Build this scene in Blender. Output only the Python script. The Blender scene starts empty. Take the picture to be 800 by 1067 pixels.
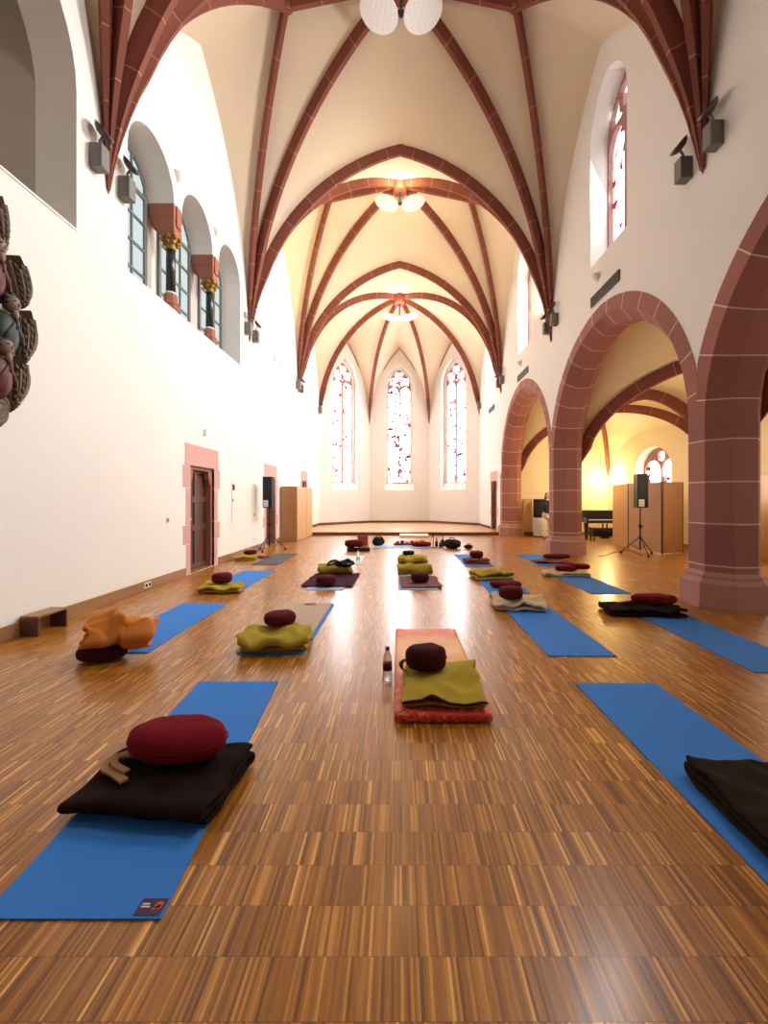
import bpy, bmesh, math, random
from mathutils import Vector, Matrix, noise
PI = math.pi
scene = bpy.context.scene
COL = scene.collection
random.seed(7)
H = 1.42            # camera height
F = 430.0           # focal length in pixels of the 800 px wide frame
XC = 0.05; HW = 3.98
XL = XC - HW; XR = XC + HW
YS = [-5.005, 0.285, 5.575, 10.865, 16.155]
TIP = 5.6

# ------------------------------------------------------------------ materials
def new_mat(name):
    m = bpy.data.materials.new(name); m.use_nodes = True
    nt = m.node_tree; nt.nodes.clear()
    out = nt.nodes.new('ShaderNodeOutputMaterial')
    return m, nt, out
def nd(nt, typ, ins=None, **kw):
    n = nt.nodes.new(typ)
    for k, v in kw.items(): setattr(n, k, v)
    if ins:
        for k, v in ins.items():
            if isinstance(v, tuple) and len(v) == 2 and hasattr(v[0], 'outputs'):
                nt.links.new(v[0].outputs[v[1]], n.inputs[k])
            else: n.inputs[k].default_value = v
    return n
def c4(c): return (c[0], c[1], c[2], 1)
def srgb(r, g, b):
    f = lambda v: (v/255/12.92) if v/255 <= .04045 else ((v/255+.055)/1.055)**2.4
    return (f(r), f(g), f(b))
def mix(nt, fac, a, b, mode='MIX'):
    n = nt.nodes.new('ShaderNodeMix'); n.data_type = 'RGBA'; n.blend_type = mode
    for idx, v in ((0, fac), (6, a), (7, b)):
        if isinstance(v, tuple) and hasattr(v[0], 'outputs'): nt.links.new(v[0].outputs[v[1]], n.inputs[idx])
        else: n.inputs[idx].default_value = v
    return (n, 2)
def mth(nt, op, a, b=0.0):
    n = nt.nodes.new('ShaderNodeMath'); n.operation = op
    for i, v in ((0, a), (1, b)):
        if isinstance(v, tuple): nt.links.new(v[0].outputs[v[1]], n.inputs[i])
        else: n.inputs[i].default_value = v
    return (n, 0)
def plain(name, col, rough=.6, var=.12, scale=20, bump=.0, metal=0, sheen=0, spec=.5, coat=0):
    m, nt, out = new_mat(name)
    tc = nd(nt, 'ShaderNodeTexCoord')
    nz = nd(nt, 'ShaderNodeTexNoise', {'Vector': (tc, 'Object'), 'Scale': scale, 'Detail': 4.0})
    c = mix(nt, (nz, 'Fac'), c4([v*(1-var) for v in col]), c4([min(1, v*(1+var)) for v in col]))
    b = nd(nt, 'ShaderNodeBsdfPrincipled', {'Base Color': c, 'Roughness': rough, 'Metallic': metal,
        'Sheen Weight': sheen, 'Specular IOR Level': spec, 'Coat Weight': coat})
    if bump:
        bp = nd(nt, 'ShaderNodeBump', {'Height': (nz, 'Fac'), 'Strength': bump, 'Distance': .01})
        nt.links.new(bp.outputs[0], b.inputs['Normal'])
    nt.links.new(b.outputs[0], out.inputs[0]); return m
def fabric(name, col, fine=180, rough=1.0, sheen=.35, var=.25):
    m, nt, out = new_mat(name)
    tc = nd(nt, 'ShaderNodeTexCoord')
    n1 = nd(nt, 'ShaderNodeTexNoise', {'Vector': (tc, 'Object'), 'Scale': fine, 'Detail': 3.0})
    n2 = nd(nt, 'ShaderNodeTexNoise', {'Vector': (tc, 'Object'), 'Scale': 9.0, 'Detail': 3.0})
    f = mth(nt, 'ADD', mth(nt, 'MULTIPLY', (n1, 'Fac'), .6), mth(nt, 'MULTIPLY', (n2, 'Fac'), .4))
    c = mix(nt, f, c4([v*(1-var) for v in col]), c4([min(1, v*(1+var)) for v in col]))
    b = nd(nt, 'ShaderNodeBsdfPrincipled', {'Base Color': c, 'Roughness': rough, 'Sheen Weight': sheen, 'Sheen Roughness': .5, 'Sheen Tint': c4(col), 'Specular IOR Level': .15})
    bp = nd(nt, 'ShaderNodeBump', {'Height': (n1, 'Fac'), 'Strength': .35, 'Distance': .004})
    nt.links.new(bp.outputs[0], b.inputs['Normal'])
    nt.links.new(b.outputs[0], out.inputs[0]); return m
def plaster(name, col):
    m, nt, out = new_mat(name)
    geo = nd(nt, 'ShaderNodeNewGeometry')
    n1 = nd(nt, 'ShaderNodeTexNoise', {'Vector': (geo, 'Position'), 'Scale': .7, 'Detail': 5.0})
    n2 = nd(nt, 'ShaderNodeTexNoise', {'Vector': (geo, 'Position'), 'Scale': 38.0, 'Detail': 4.0})
    c = mix(nt, (n1, 'Fac'), c4([v*.95 for v in col]), c4([min(1, v*1.03) for v in col]))
    b = nd(nt, 'ShaderNodeBsdfPrincipled', {'Base Color': c, 'Roughness': .92, 'Specular IOR Level': .2})
    bp = nd(nt, 'ShaderNodeBump', {'Height': (n2, 'Fac'), 'Strength': .25, 'Distance': .012})
    nt.links.new(bp.outputs[0], b.inputs['Normal'])
    nt.links.new(b.outputs[0], out.inputs[0]); return m
def stone(name, col, block, mortar=(.72, .5, .42), mw=.018):
    """blocks follow the UV: u runs along the member in metres"""
    m, nt, out = new_mat(name)
    uv = nd(nt, 'ShaderNodeUVMap'); sx = nd(nt, 'ShaderNodeSeparateXYZ', {0: (uv, 0)})
    s = mth(nt, 'DIVIDE', (sx, 0), block)
    fr = mth(nt, 'FRACT', s); fl = mth(nt, 'FLOOR', s)
    line = mth(nt, 'LESS_THAN', fr, mw/block)
    wn = nd(nt, 'ShaderNodeTexWhiteNoise', noise_dimensions='1D'); nt.links.new(fl[0].outputs[0], wn.inputs['W'])
    geo = nd(nt, 'ShaderNodeNewGeometry')
    n1 = nd(nt, 'ShaderNodeTexNoise', {'Vector': (geo, 'Position'), 'Scale': 6.0, 'Detail': 6.0, 'Roughness': .65})
    f = mth(nt, 'ADD', mth(nt, 'MULTIPLY', (wn, 0), .5), mth(nt, 'MULTIPLY', (n1, 'Fac'), .5))
    c = mix(nt, f, c4([v*.78 for v in col]), c4([v*1.2 for v in col]))
    c = mix(nt, line, c, c4(mortar))
    b = nd(nt, 'ShaderNodeBsdfPrincipled', {'Base Color': c, 'Roughness': .8, 'Specular IOR Level': .25})
    n2 = nd(nt, 'ShaderNodeTexNoise', {'Vector': (geo, 'Position'), 'Scale': 60.0, 'Detail': 4.0})
    bp = nd(nt, 'ShaderNodeBump', {'Height': (n2, 'Fac'), 'Strength': .25, 'Distance': .006})
    nt.links.new(bp.outputs[0], b.inputs['Normal'])
    nt.links.new(b.outputs[0], out.inputs[0]); return m
def wood(name, col, axis='Z', scale=1.0, rough=.45, contrast=.35):
    m, nt, out = new_mat(name)
    tc = nd(nt, 'ShaderNodeTexCoord')
    st = {'X': (1.2, 22, 22), 'Y': (22, 1.2, 22), 'Z': (22, 22, 1.2)}[axis]
    mp = nd(nt, 'ShaderNodeMapping', {'Vector': (tc, 'Object'), 'Scale': tuple(v*scale for v in st)})
    n1 = nd(nt, 'ShaderNodeTexNoise', {'Vector': (mp, 0), 'Scale': 1.0, 'Detail': 6.0, 'Distortion': .6})
    c = mix(nt, (n1, 'Fac'), c4([v*(1-contrast) for v in col]), c4([min(1, v*(1+contrast)) for v in col]))
    b = nd(nt, 'ShaderNodeBsdfPrincipled', {'Base Color': c, 'Roughness': rough})
    nt.links.new(b.outputs[0], out.inputs[0]); return m

def parquet():
    m, nt, out = new_mat('industrial_parquet')
    geo = nd(nt, 'ShaderNodeNewGeometry'); sp = nd(nt, 'ShaderNodeSeparateXYZ', {0: (geo, 'Position')})
    row = mth(nt, 'DIVIDE', (sp, 'Y'), .16); rf = mth(nt, 'FLOOR', row); rfr = mth(nt, 'FRACT', row)
    w1 = nd(nt, 'ShaderNodeTexWhiteNoise', noise_dimensions='1D'); nt.links.new(rf[0].outputs[0], w1.inputs['W'])
    # slats of uneven width: a slow wobble on x before slicing
    nz = nd(nt, 'ShaderNodeTexNoise', {'Scale': 30.0, 'Detail': 1.0}, noise_dimensions='2D')
    cb = nd(nt, 'ShaderNodeCombineXYZ', {0: (sp, 'X')}); nt.links.new(rf[0].outputs[0], cb.inputs[1]); nt.links.new(cb.outputs[0], nz.inputs['Vector'])
    xx = mth(nt, 'ADD', mth(nt, 'ADD', (sp, 'X'), mth(nt, 'MULTIPLY', (nz, 'Fac'), .006)), mth(nt, 'MULTIPLY', (w1, 0), 5.0))
    sl = mth(nt, 'DIVIDE', xx, .0095); sf = mth(nt, 'FLOOR', sl); sfr = mth(nt, 'FRACT', sl)
    cv = nd(nt, 'ShaderNodeCombineXYZ'); nt.links.new(sf[0].outputs[0], cv.inputs[0]); nt.links.new(rf[0].outputs[0], cv.inputs[1])
    w2 = nd(nt, 'ShaderNodeTexWhiteNoise', {'Vector': (cv, 0)}, noise_dimensions='2D')
    cr = nd(nt, 'ShaderNodeValToRGB', {0: (w2, 0)})
    e = cr.color_ramp.elements
    e[0].position = 0; e[0].color = c4(srgb(108, 62, 14)); e[1].position = 1; e[1].color = c4(srgb(236, 176, 98))
    for p, c in ((.2, (140, 86, 22)), (.62, (160, 102, 30)), (.86, (180, 118, 42)), (.96, (206, 146, 64))):
        q = cr.color_ramp.elements.new(p); q.color = c4(srgb(*c))
    # fine grain along y
    mp = nd(nt, 'ShaderNodeMapping', {'Vector': (geo, 'Position'), 'Scale': (260, 9, 1)})
    gr = nd(nt, 'ShaderNodeTexNoise', {'Vector': (mp, 0), 'Scale': 1.0, 'Detail': 3.0})
    c = mix(nt, .55, (cr, 0), (gr, 'Fac'), 'OVERLAY')
    # panel scale tone changes
    pn = nd(nt, 'ShaderNodeTexNoise', {'Vector': (geo, 'Position'), 'Scale': 1.3, 'Detail': 2.0})
    c = mix(nt, .35, c, (pn, 'Fac'), 'SOFT_LIGHT')
    gap = mth(nt, 'MAXIMUM', mth(nt, 'LESS_THAN', rfr, .012), mth(nt, 'MULTIPLY', mth(nt, 'LESS_THAN', sfr, .06), .45))
    c = mix(nt, mth(nt, 'MULTIPLY', gap, .6), c, c4(srgb(60, 28, 10)))
    b = nd(nt, 'ShaderNodeBsdfPrincipled', {'Base Color': c, 'Specular IOR Level': .5, 'Coat Weight': .32, 'Coat Roughness': .18})
    r = mth(nt, 'ADD', .27, mth(nt, 'MULTIPLY', (gr, 'Fac'), .16))
    nt.links.new(r[0].outputs[0], b.inputs['Roughness'])
    bp = nd(nt, 'ShaderNodeBump', {'Strength': .12, 'Distance': .002, 'Height': (w2, 0)})
    nt.links.new(bp.outputs[0], b.inputs['Normal'])
    nt.links.new(b.outputs[0], out.inputs[0]); return m
def glass_lit(name, strength, tint=(1, .97, .95), stained=True, seed=0.0, bars=.55, amount=1.0):
    """daylit leaded glass: u,v of the UV map are metres across and up the window"""
    m, nt, out = new_mat(name)
    uv = nd(nt, 'ShaderNodeUVMap')
    mp = nd(nt, 'ShaderNodeMapping', {'Vector': (uv, 0), 'Location': (seed, seed*1.7, 0)})
    sx = nd(nt, 'ShaderNodeSeparateXYZ', {0: (uv, 0)})
    bar = mth(nt, 'LESS_THAN', mth(nt, 'FRACT', mth(nt, 'DIVIDE', (sx, 1), bars)), .03)
    col = c4([v*strength for v in tint])
    c = None
    if stained:
        vz = nd(nt, 'ShaderNodeTexVoronoi', {'Vector': (mp, 0), 'Scale': 7.0, 'Randomness': 1.0}, voronoi_dimensions='2D')
        sp = nd(nt, 'ShaderNodeSeparateColor', {0: (vz, 'Color')})
        big = nd(nt, 'ShaderNodeTexNoise', {'Vector': (mp, 0), 'Scale': 1.6, 'Detail': 1.0}, noise_dimensions='2D')
        dens = mth(nt, 'MULTIPLY', mth(nt, 'GREATER_THAN', (big, 'Fac'), .48), .16*amount)
        red = mth(nt, 'LESS_THAN', (sp, 0), dens)
        pink = mth(nt, 'LESS_THAN', (sp, 1), .10*amount)
        blue = mth(nt, 'LESS_THAN', (sp, 2), .018*amount)
        c = mix(nt, pink, col, c4((1.6, 1.0, 1.05)))
        c = mix(nt, red, c, c4((.95, .05, .06)))
        c = mix(nt, blue, c, c4((.15, .5, .85)))
        ve = nd(nt, 'ShaderNodeTexVoronoi', {'Vector': (mp, 0), 'Scale': 3.2}, voronoi_dimensions='2D', feature='DISTANCE_TO_EDGE')
        ln = mth(nt, 'LESS_THAN', (ve, 'Distance'), .006)
        c = mix(nt, mth(nt, 'MULTIPLY', ln, .5), c, c4((.5, .3, .35)))
        c = mix(nt, mth(nt, 'MULTIPLY', bar, .7), c, c4((.45, .3, .32)))
    em = nd(nt, 'ShaderNodeEmission', {'Strength': 1.0})
    if c: nt.links.new(c[0].outputs[2], em.inputs[0])
    else: em.inputs[0].default_value = col
    nt.links.new(em.outputs[0], out.inputs[0]); return m
def emit(name, col, s):
    m, nt, out = new_mat(name)
    em = nd(nt, 'ShaderNodeEmission', {'Color': c4(col), 'Strength': s}); nt.links.new(em.outputs[0], out.inputs[0]); return m

M = {}
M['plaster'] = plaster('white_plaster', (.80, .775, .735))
M['rear'] = wood('rear_bounce_absorber', (.16, .09, .05), 'Z', rough=.6)  # unseen rear wall; dark wood tone invented to cut bounced light
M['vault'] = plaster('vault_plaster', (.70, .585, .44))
M['aisle'] = plaster('aisle_plaster', (.82, .72, .52))
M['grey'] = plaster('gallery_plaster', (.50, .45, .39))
SAND = (.40, .135, .095)
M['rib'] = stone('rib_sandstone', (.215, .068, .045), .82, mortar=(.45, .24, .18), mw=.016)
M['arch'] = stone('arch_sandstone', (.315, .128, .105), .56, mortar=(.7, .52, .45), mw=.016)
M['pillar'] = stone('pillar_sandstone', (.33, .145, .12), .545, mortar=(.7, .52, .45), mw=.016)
M['plinth'] = stone('plinth_sandstone', (.42, .225, .195), 9.0, mw=0.0)
M['surround'] = stone('door_sandstone', (.60, .34, .31), 9.0, mw=0.0)
M['tracery'] = stone('tracery_sandstone', (.38, .2, .19), 9.0, mw=0.0)
M['floor'] = parquet()
M['stage'] = wood('stage_wood', (.5, .3, .15), 'Y', rough=.35)
M['skirt'] = wood('skirting_wood', (.30, .15, .06), 'Y', rough=.4)
M['darkwood'] = wood('dark_oak', (.10, .042, .03), 'Z', rough=.5)
M['stagefront'] = wood('stage_front_wood', (.13, .05, .025), 'X', rough=.5)
M['beech'] = wood('beech_veneer', (.42, .22, .09), 'Z', rough=.4, contrast=.15)
M['beech2'] = wood('light_beech_veneer', (.56, .34, .16), 'Z', rough=.4, contrast=.12)
M['palewood'] = wood('pale_wood', (.75, .6, .45), 'X', rough=.35, contrast=.1)
M['black'] = plain('black_plastic', (.008, .008, .009), .6, spec=.25)
M['blackmetal'] = plain('black_metal', (.012, .012, .013), .5, spec=.3)
M['lacquer'] = plain('black_lacquer', (.006, .006, .007), .12, coat=.6)
M['greymetal'] = plain('grey_metal', (.16, .155, .15), .5, metal=.2)
M['dish'] = plain('dish_metal', (.10, .09, .085), .4, metal=.5)
M['white'] = plain('white_enamel', (.8, .79, .76), .5)
M['steel'] = plain('steel', (.6, .6, .6), .3, metal=1)
M['vent'] = plain('vent_metal', (.13, .12, .11), .5, metal=.3)
M['maroon'] = fabric('maroon_cotton', (.085, .007, .010))
M['red'] = fabric('red_cotton', (.15, .006, .012))
M['maroondark'] = fabric('dark_maroon_cotton', (.045, .006, .009))
M['yellow'] = fabric('mustard_fleece', (.36, .265, .03))
M['olive'] = fabric('olive_fleece', (.36, .27, .035))
M['orange'] = fabric('orange_fleece', (.50, .17, .035))
M['brown'] = fabric('dark_brown_wool', (.014, .005, .004))
M['choc'] = fabric('chocolate_wool', (.018, .009, .005))
M['cream'] = fabric('cream_wool', (.55, .44, .28))
M['rust'] = fabric('rust_wool', (.22, .065, .035))
M['purple'] = fabric('purple_wool', (.045, .012, .03))
M['mauve'] = fabric('mauve_brown_wool', (.17, .08, .075))
M['teal'] = fabric('pale_teal_towel', (.5, .68, .66))
M['blackcloth'] = fabric('black_cloth', (.012, .014, .012))
M['greyflower'] = fabric('striped_strap', (.28, .16, .07))
M['hem'] = fabric('dark_hem', (.05, .012, .012))
M['matblue'] = plain('blue_mat', (.035, .20, .62), .8, var=.06, scale=300, bump=.2, spec=.25)
M['matedge'] = plain('mat_underside', (.03, .06, .2), .8)
M['matgrey'] = plain('grey_mat', (.055, .065, .075), .8, scale=200, bump=.2)
M['matbeige'] = plain('beige_mat', (.42, .30, .22), .8, scale=200, bump=.2)
M['matpale'] = plain('pale_blue_mat', (.28, .40, .62), .7, scale=200)
M['patch'] = plain('purple_patch', (.05, .02, .06), .6)
M['patchred'] = plain('patch_red', (.5, .08, .04), .6)
M['skin'] = plain('skin', (.55, .33, .24), .6)
M['hair'] = plain('dark_hair', (.02, .012, .01), .6)
M['darkcloth'] = fabric('navy_jersey', (.03, .03, .04))
M['whitecloth'] = fabric('white_linen', (.75, .74, .72))
M['gold'] = plain('gilded', (.30, .17, .03), .5, metal=.35, var=.3)
M['marbleblack'] = plain('black_marble', (.018, .022, .022), .25, var=.5, scale=9)
M['impost'] = stone('impost_sandstone', (.34, .13, .09), 9.0, mw=0.0)
M['wing'] = plain('gilded_wing_wood', (.13, .085, .055), .5, var=.5, scale=30, bump=.4)
M['statuered'] = plain('red_paint', (.08, .008, .010), .5, var=.5, scale=20)
M['statuegreen'] = plain('green_paint', (.022, .032, .026), .5, var=.5, scale=20)
M['statueface'] = plain('carved_face', (.22, .15, .11), .5, var=.2)
M['cap'] = plain('bottle_cap', (.1, .02, .02), .4)
M['labelpaper'] = plain('label_paper', (.7, .72, .75), .6)
M['batik'] = None

# orange / red patterned throw
def batik():
    m, nt, out = new_mat('orange_batik')
    tc = nd(nt, 'ShaderNodeTexCoord')
    sp = nd(nt, 'ShaderNodeSeparateXYZ', {0: (tc, 'Object')})
    nz = nd(nt, 'ShaderNodeTexNoise', {'Vector': (tc, 'Object'), 'Scale': 4.0, 'Detail': 3.0})
    nf = nd(nt, 'ShaderNodeTexNoise', {'Vector': (tc, 'Object'), 'Scale': 28.0, 'Detail': 4.0, 'Distortion': 1.2})
    t = mth(nt, 'ADD', (sp, 'Y'), mth(nt, 'MULTIPLY', mth(nt, 'SUBTRACT', (nz, 'Fac'), .5), .35))
    cr = nd(nt, 'ShaderNodeValToRGB'); nt.links.new(mth(nt, 'ADD', mth(nt, 'MULTIPLY', t, .58), .5)[0].outputs[0], cr.inputs[0])
    e = cr.color_ramp.elements
    e[0].position = .0; e[0].color = c4((.62, .02, .015)); e[1].position = 1; e[1].color = c4((.75, .13, .05))
    for p, c in ((.22, (.66, .05, .02)), (.42, (.72, .2, .05)), (.66, (.8, .42, .14)), (.8, (.78, .3, .10)), (.9, (.68, .08, .03))):
        q = cr.color_ramp.elements.new(p); q.color = c4(c)
    fac = mth(nt, 'MULTIPLY', mth(nt, 'GREATER_THAN', (nf, 'Fac'), .55), .5)
    c = mix(nt, fac, (cr, 0), c4((.8, .42, .08)))
    b = nd(nt, 'ShaderNodeBsdfPrincipled', {'Base Color': c, 'Roughness': .55, 'Sheen Weight': .2})
    nt.links.new(b.outputs[0], out.inputs[0]); return m
M['batik'] = batik()

def perforated():
    m, nt, out = new_mat('perforated_white_metal')
    tc = nd(nt, 'ShaderNodeTexCoord')
    mp = nd(nt, 'ShaderNodeMapping', {'Vector': (tc, 'Object'), 'Scale': (42, 42, 1)})
    vz = nd(nt, 'ShaderNodeTexVoronoi', {'Vector': (mp, 0), 'Scale': 1.0, 'Randomness': 0.0}, voronoi_dimensions='2D')
    f = mth(nt, 'LESS_THAN', (vz, 'Distance'), .3)
    c = mix(nt, f, c4((.85, .85, .85)), c4((.35, .3, .26)))
    b = nd(nt, 'ShaderNodeBsdfPrincipled', {'Base Color': c, 'Roughness': .5, 'Emission Strength': .3})
    nt.links.new(c[0].outputs[2], b.inputs['Emission Color'])
    nt.links.new(b.outputs[0], out.inputs[0]); return m
M['perf'] = perforated()
def clearglass():
    m, nt, out = new_mat('clear_plastic')
    b = nd(nt, 'ShaderNodeBsdfPrincipled', {'Base Color': (.93, .96, .97, 1), 'Roughness': .05, 'Transmission Weight': .9, 'IOR': 1.25})
    nt.links.new(b.outputs[0], out.inputs[0]); return m
M['clear'] = clearglass()

# ------------------------------------------------------------------ geometry helpers
class MB:
    def __init__(self): self.v = []; self.f = []; self.uv = []; self.smooth = False
    def add(self, vs, fs, uvs=None):
        o = len(self.v); self.v += [tuple(p) for p in vs]
        for i, f in enumerate(fs):
            self.f.append(tuple(o+k for k in f))
            self.uv.append(uvs[i] if uvs else [(0.4, .4)]*len(f))
    def box(self, a, b, rot=0, c=None):
        (x0, y0, z0), (x1, y1, z1) = a, b
        vs = [Vector(p) for p in ((x0,y0,z0),(x1,y0,z0),(x1,y1,z0),(x0,y1,z0),(x0,y0,z1),(x1,y0,z1),(x1,y1,z1),(x0,y1,z1))]
        if rot:
            cc = Vector(c) if c else sum(vs, Vector())/8
            R = Matrix.Rotation(rot, 3, 'Z'); vs = [R@(p-cc)+cc for p in vs]
        self.add(vs, [(0,3,2,1),(4,5,6,7),(0,1,5,4),(1,2,6,5),(2,3,7,6),(3,0,4,7)]); return self
    def tube(self, pts, r, n=10, caps=True):
        pts = [Vector(p) for p in pts]; rs = r if isinstance(r, (list, tuple)) else [r]*len(pts)
        vs = []; fs = []
        prev = None
        for i, p in enumerate(pts):
            t = (pts[min(i+1, len(pts)-1)]-pts[max(i-1, 0)]).normalized()
            if prev is None:
                a = t.cross(Vector((0, 0, 1)))
                if a.length < .1: a = t.cross(Vector((1, 0, 0)))
            else: a = prev - t*prev.dot(t)
            a.normalize(); prev = a; b = t.cross(a)
            for k in range(n):
                q = 2*PI*k/n; vs.append(p+a*math.cos(q)*rs[i]+b*math.sin(q)*rs[i])
        for i in range(len(pts)-1):
            for k in range(n):
                k2 = (k+1) % n; fs.append((i*n+k, i*n+k2, (i+1)*n+k2, (i+1)*n+k))
        if caps: fs.append(tuple(range(n-1, -1, -1))); fs.append(tuple((len(pts)-1)*n+k for k in range(n)))
        self.add(vs, fs); return self
    def lathe(self, prof, n=24, c=(0, 0, 0), mat=None):
        vs = []; fs = []
        for (r, z) in prof:
            for k in range(n):
                q = 2*PI*k/n; p = Vector((r*math.cos(q), r*math.sin(q), z))
                if mat: p = mat@p
                vs.append(p+Vector(c))
        L = len(prof)
        for i in range(L-1):
            for k in range(n):
                k2 = (k+1) % n; fs.append((i*n+k, i*n+k2, (i+1)*n+k2, (i+1)*n+k))
        fs.append(tuple(range(n-1, -1, -1))); fs.append(tuple((L-1)*n+k for k in range(n)))
        self.add(vs, fs); return self
    def prism(self, poly, z0, z1, top=None):
        n = len(poly); tp = top or poly
        vs = [(x, y, z0) for x, y in poly]+[(x, y, z1) for x, y in tp]
        fs = [tuple(range(n-1, -1, -1)), tuple(range(n, 2*n))]
        uvs = [[(.4, .4)]*n, [(.4, .4)]*n]
        for k in range(n):
            k2 = (k+1) % n; fs.append((k, k2, n+k2, n+k)); uvs.append([(z0, 0), (z0, 0), (z1, 0), (z1, 0)])
        self.add(vs, fs, uvs); return self
    def grid(self, rows, closed=False, uvs=None):
        nr = len(rows); nc = len(rows[0]); vs = [p for r in rows for p in r]; fs = []; uu = []
        for i in range(nr-1):
            for j in range(nc if closed else nc-1):
                j2 = (j+1) % nc
                fs.append((i*nc+j, i*nc+j2, (i+1)*nc+j2, (i+1)*nc+j))
                if uvs: uu.append([uvs(i, j), uvs(i, j+1), uvs(i+1, j+1), uvs(i+1, j)])
        self.add(vs, fs, uu if uvs else None); return self
    def build(self, name, mat, parent=None, smooth=False, bevel=0, auto=False, subsurf=0, solid=0, weld=False):
        me = bpy.data.meshes.new(name); me.from_pydata(self.v, [], self.f)
        ul = me.uv_layers.new(name='UVMap'); i = 0
        for u in self.uv:
            for q in u: ul.data[i].uv = q; i += 1
        bm = bmesh.new(); bm.from_mesh(me)
        if weld: bmesh.ops.remove_doubles(bm, verts=bm.verts, dist=1e-4)
        if not getattr(self, 'open', False): bmesh.ops.recalc_face_normals(bm, faces=bm.faces)
        bm.to_mesh(me); bm.free()
        me.materials.append(mat)
        if smooth or auto: me.polygons.foreach_set('use_smooth', [True]*len(me.polygons))
        o = bpy.data.objects.new(name, me); COL.objects.link(o)
        if auto:
            me.set_sharp_from_angle(angle=math.radians(38))
        if solid:
            md = o.modifiers.new('solid', 'SOLIDIFY'); md.thickness = solid; md.offset = 0
        if bevel:
            md = o.modifiers.new('bevel', 'BEVEL'); md.width = bevel; md.segments = 2; md.limit_method = 'ANGLE'
        if subsurf:
            md = o.modifiers.new('sub', 'SUBSURF'); md.levels = subsurf; md.render_levels = subsurf
        if parent: o.parent = parent
        return o
def tag(o, label=None, cat=None, group=None, kind=None):
    if label: o['label'] = label
    if cat: o['category'] = cat
    if group: o['group'] = group
    if kind: o['kind'] = kind
    return o
def st(o): o['kind'] = 'structure'; return o
def thing(name, label, cat, loc=(0, 0, 0), rz=0, group=None):
    o = bpy.data.objects.new(name, None); COL.objects.link(o); o.empty_display_size = .1
    o.location = loc; o.rotation_euler = (0, 0, rz); return tag(o, label, cat, group)
def copy_tree(o, parent=None):
    c = o.copy(); COL.objects.link(c); c.parent = parent
    for ch in list(o.children): copy_tree(ch, c)
    return c
def fx(px, py, z=0.0):
    """floor point (at height z) seen at a pixel"""
    Y = (H-z)*F/(py-520.0); return ((px-415.0)*Y/F, Y)

def filled(name, outline, holes, thick, frame, mat, parent=None, w0=0.0):
    """flat 2-D outline with holes, given real thickness; frame = (origin, udir, vdir)"""
    cu = bpy.data.curves.new(name, 'CURVE'); cu.dimensions = '2D'; cu.fill_mode = 'BOTH'; cu.extrude = thick/2
    for poly in [outline]+holes:
        s = cu.splines.new('POLY'); s.points.add(len(poly)-1); s.use_cyclic_u = True
        for i, (u, v) in enumerate(poly): s.points[i].co = (u, v, 0, 1)
    tmp = bpy.data.objects.new(name+'_c', cu); COL.objects.link(tmp)
    dg = bpy.context.evaluated_depsgraph_get(); dg.update()
    me = bpy.data.meshes.new_from_object(tmp.evaluated_get(dg))
    bpy.data.objects.remove(tmp); bpy.data.curves.remove(cu)
    o_, u_, v_ = [Vector(p) for p in frame]; n_ = u_.cross(v_)
    bm = bmesh.new(); bm.from_mesh(me); bmesh.ops.remove_doubles(bm, verts=bm.verts, dist=1e-5)
    uvl = bm.loops.layers.uv.verify()
    for f in bm.faces:
        f.smooth = False
        for l in f.loops: l[uvl].uv = (l.vert.co.x, l.vert.co.y)
    for v in bm.verts:
        c = v.co.copy(); v.co = o_+u_*c.x+v_*c.y+n_*(c.z+thick/2+w0)
    bmesh.ops.recalc_face_normals(bm, faces=bm.faces)
    bm.to_mesh(me); bm.free(); me.materials.clear(); me.materials.append(mat)
    me.name = name
    o = bpy.data.objects.new(name, me); COL.objects.link(o)
    if parent: o.parent = parent
    return o
def lancet(cx, w, sill, spring, apex, n=10):
    s = w/2; h = apex-spring
    R = (s*s+h*h)/(2*s) if h >= s else None
    pts = [(cx-s, sill), (cx+s, sill)]
    arc = []
    for i in range(n+1):
        if R:
            a1 = math.asin(min(1, h/R)); a = a1*i/n; arc.append((s-R*(1-math.cos(a)), R*math.sin(a)))
        else:
            a = PI/2*i/n; arc.append((s*math.cos(a), h*math.sin(a)))
    pts += [(cx+d, spring+z) for d, z in arc]
    pts += [(cx-d, spring+z) for d, z in reversed(arc[:-1])]
    return pts
def circ(cx, cy, r, n=20, lobes=0, amp=0):
    return [(cx+(r+amp*math.cos(lobes*2*PI*k/n))*math.cos(2*PI*k/n+PI/4), cy+(r+amp*math.cos(lobes*2*PI*k/n))*math.sin(2*PI*k/n+PI/4)) for k in range(n)]

# vault curves
def arc(P0, P1, N=22):
    P0, P1 = Vector(P0), Vector(P1)
    d = Vector((P1.x-P0.x, P1.y-P0.y, 0)); s = d.length; d.normalize(); h = P1.z-P0.z
    out = []
    if h >= s:
        R = (s*s+h*h)/(2*s); a1 = math.asin(min(1, h/R))
        for i in range(N+1):
            a = a1*i/N; out.append(P0+d*(R*(1-math.cos(a)))+Vector((0, 0, R*math.sin(a))))
    else:
        for i in range(N+1):
            a = PI/2*i/N; out.append(P0+d*(s*(1-math.cos(a)))+Vector((0, 0, h*math.sin(a))))
    return out
def ruled(mb, A, B, m=8, soft=0):
    """soft: slope of the pointed ridge at x = XC, rounded off between the ribs"""
    rows = [[a.lerp(b, j/m) for j in range(m+1)] for a, b in zip(A, B)]
    if soft:
        for r_ in rows:
            for j, p in enumerate(r_):
                x = abs(p.x-XC); p.z -= soft*(math.sqrt(x*x+.36)-x)*math.sin(PI*j/m)**.6
    mb.grid(rows)
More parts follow.
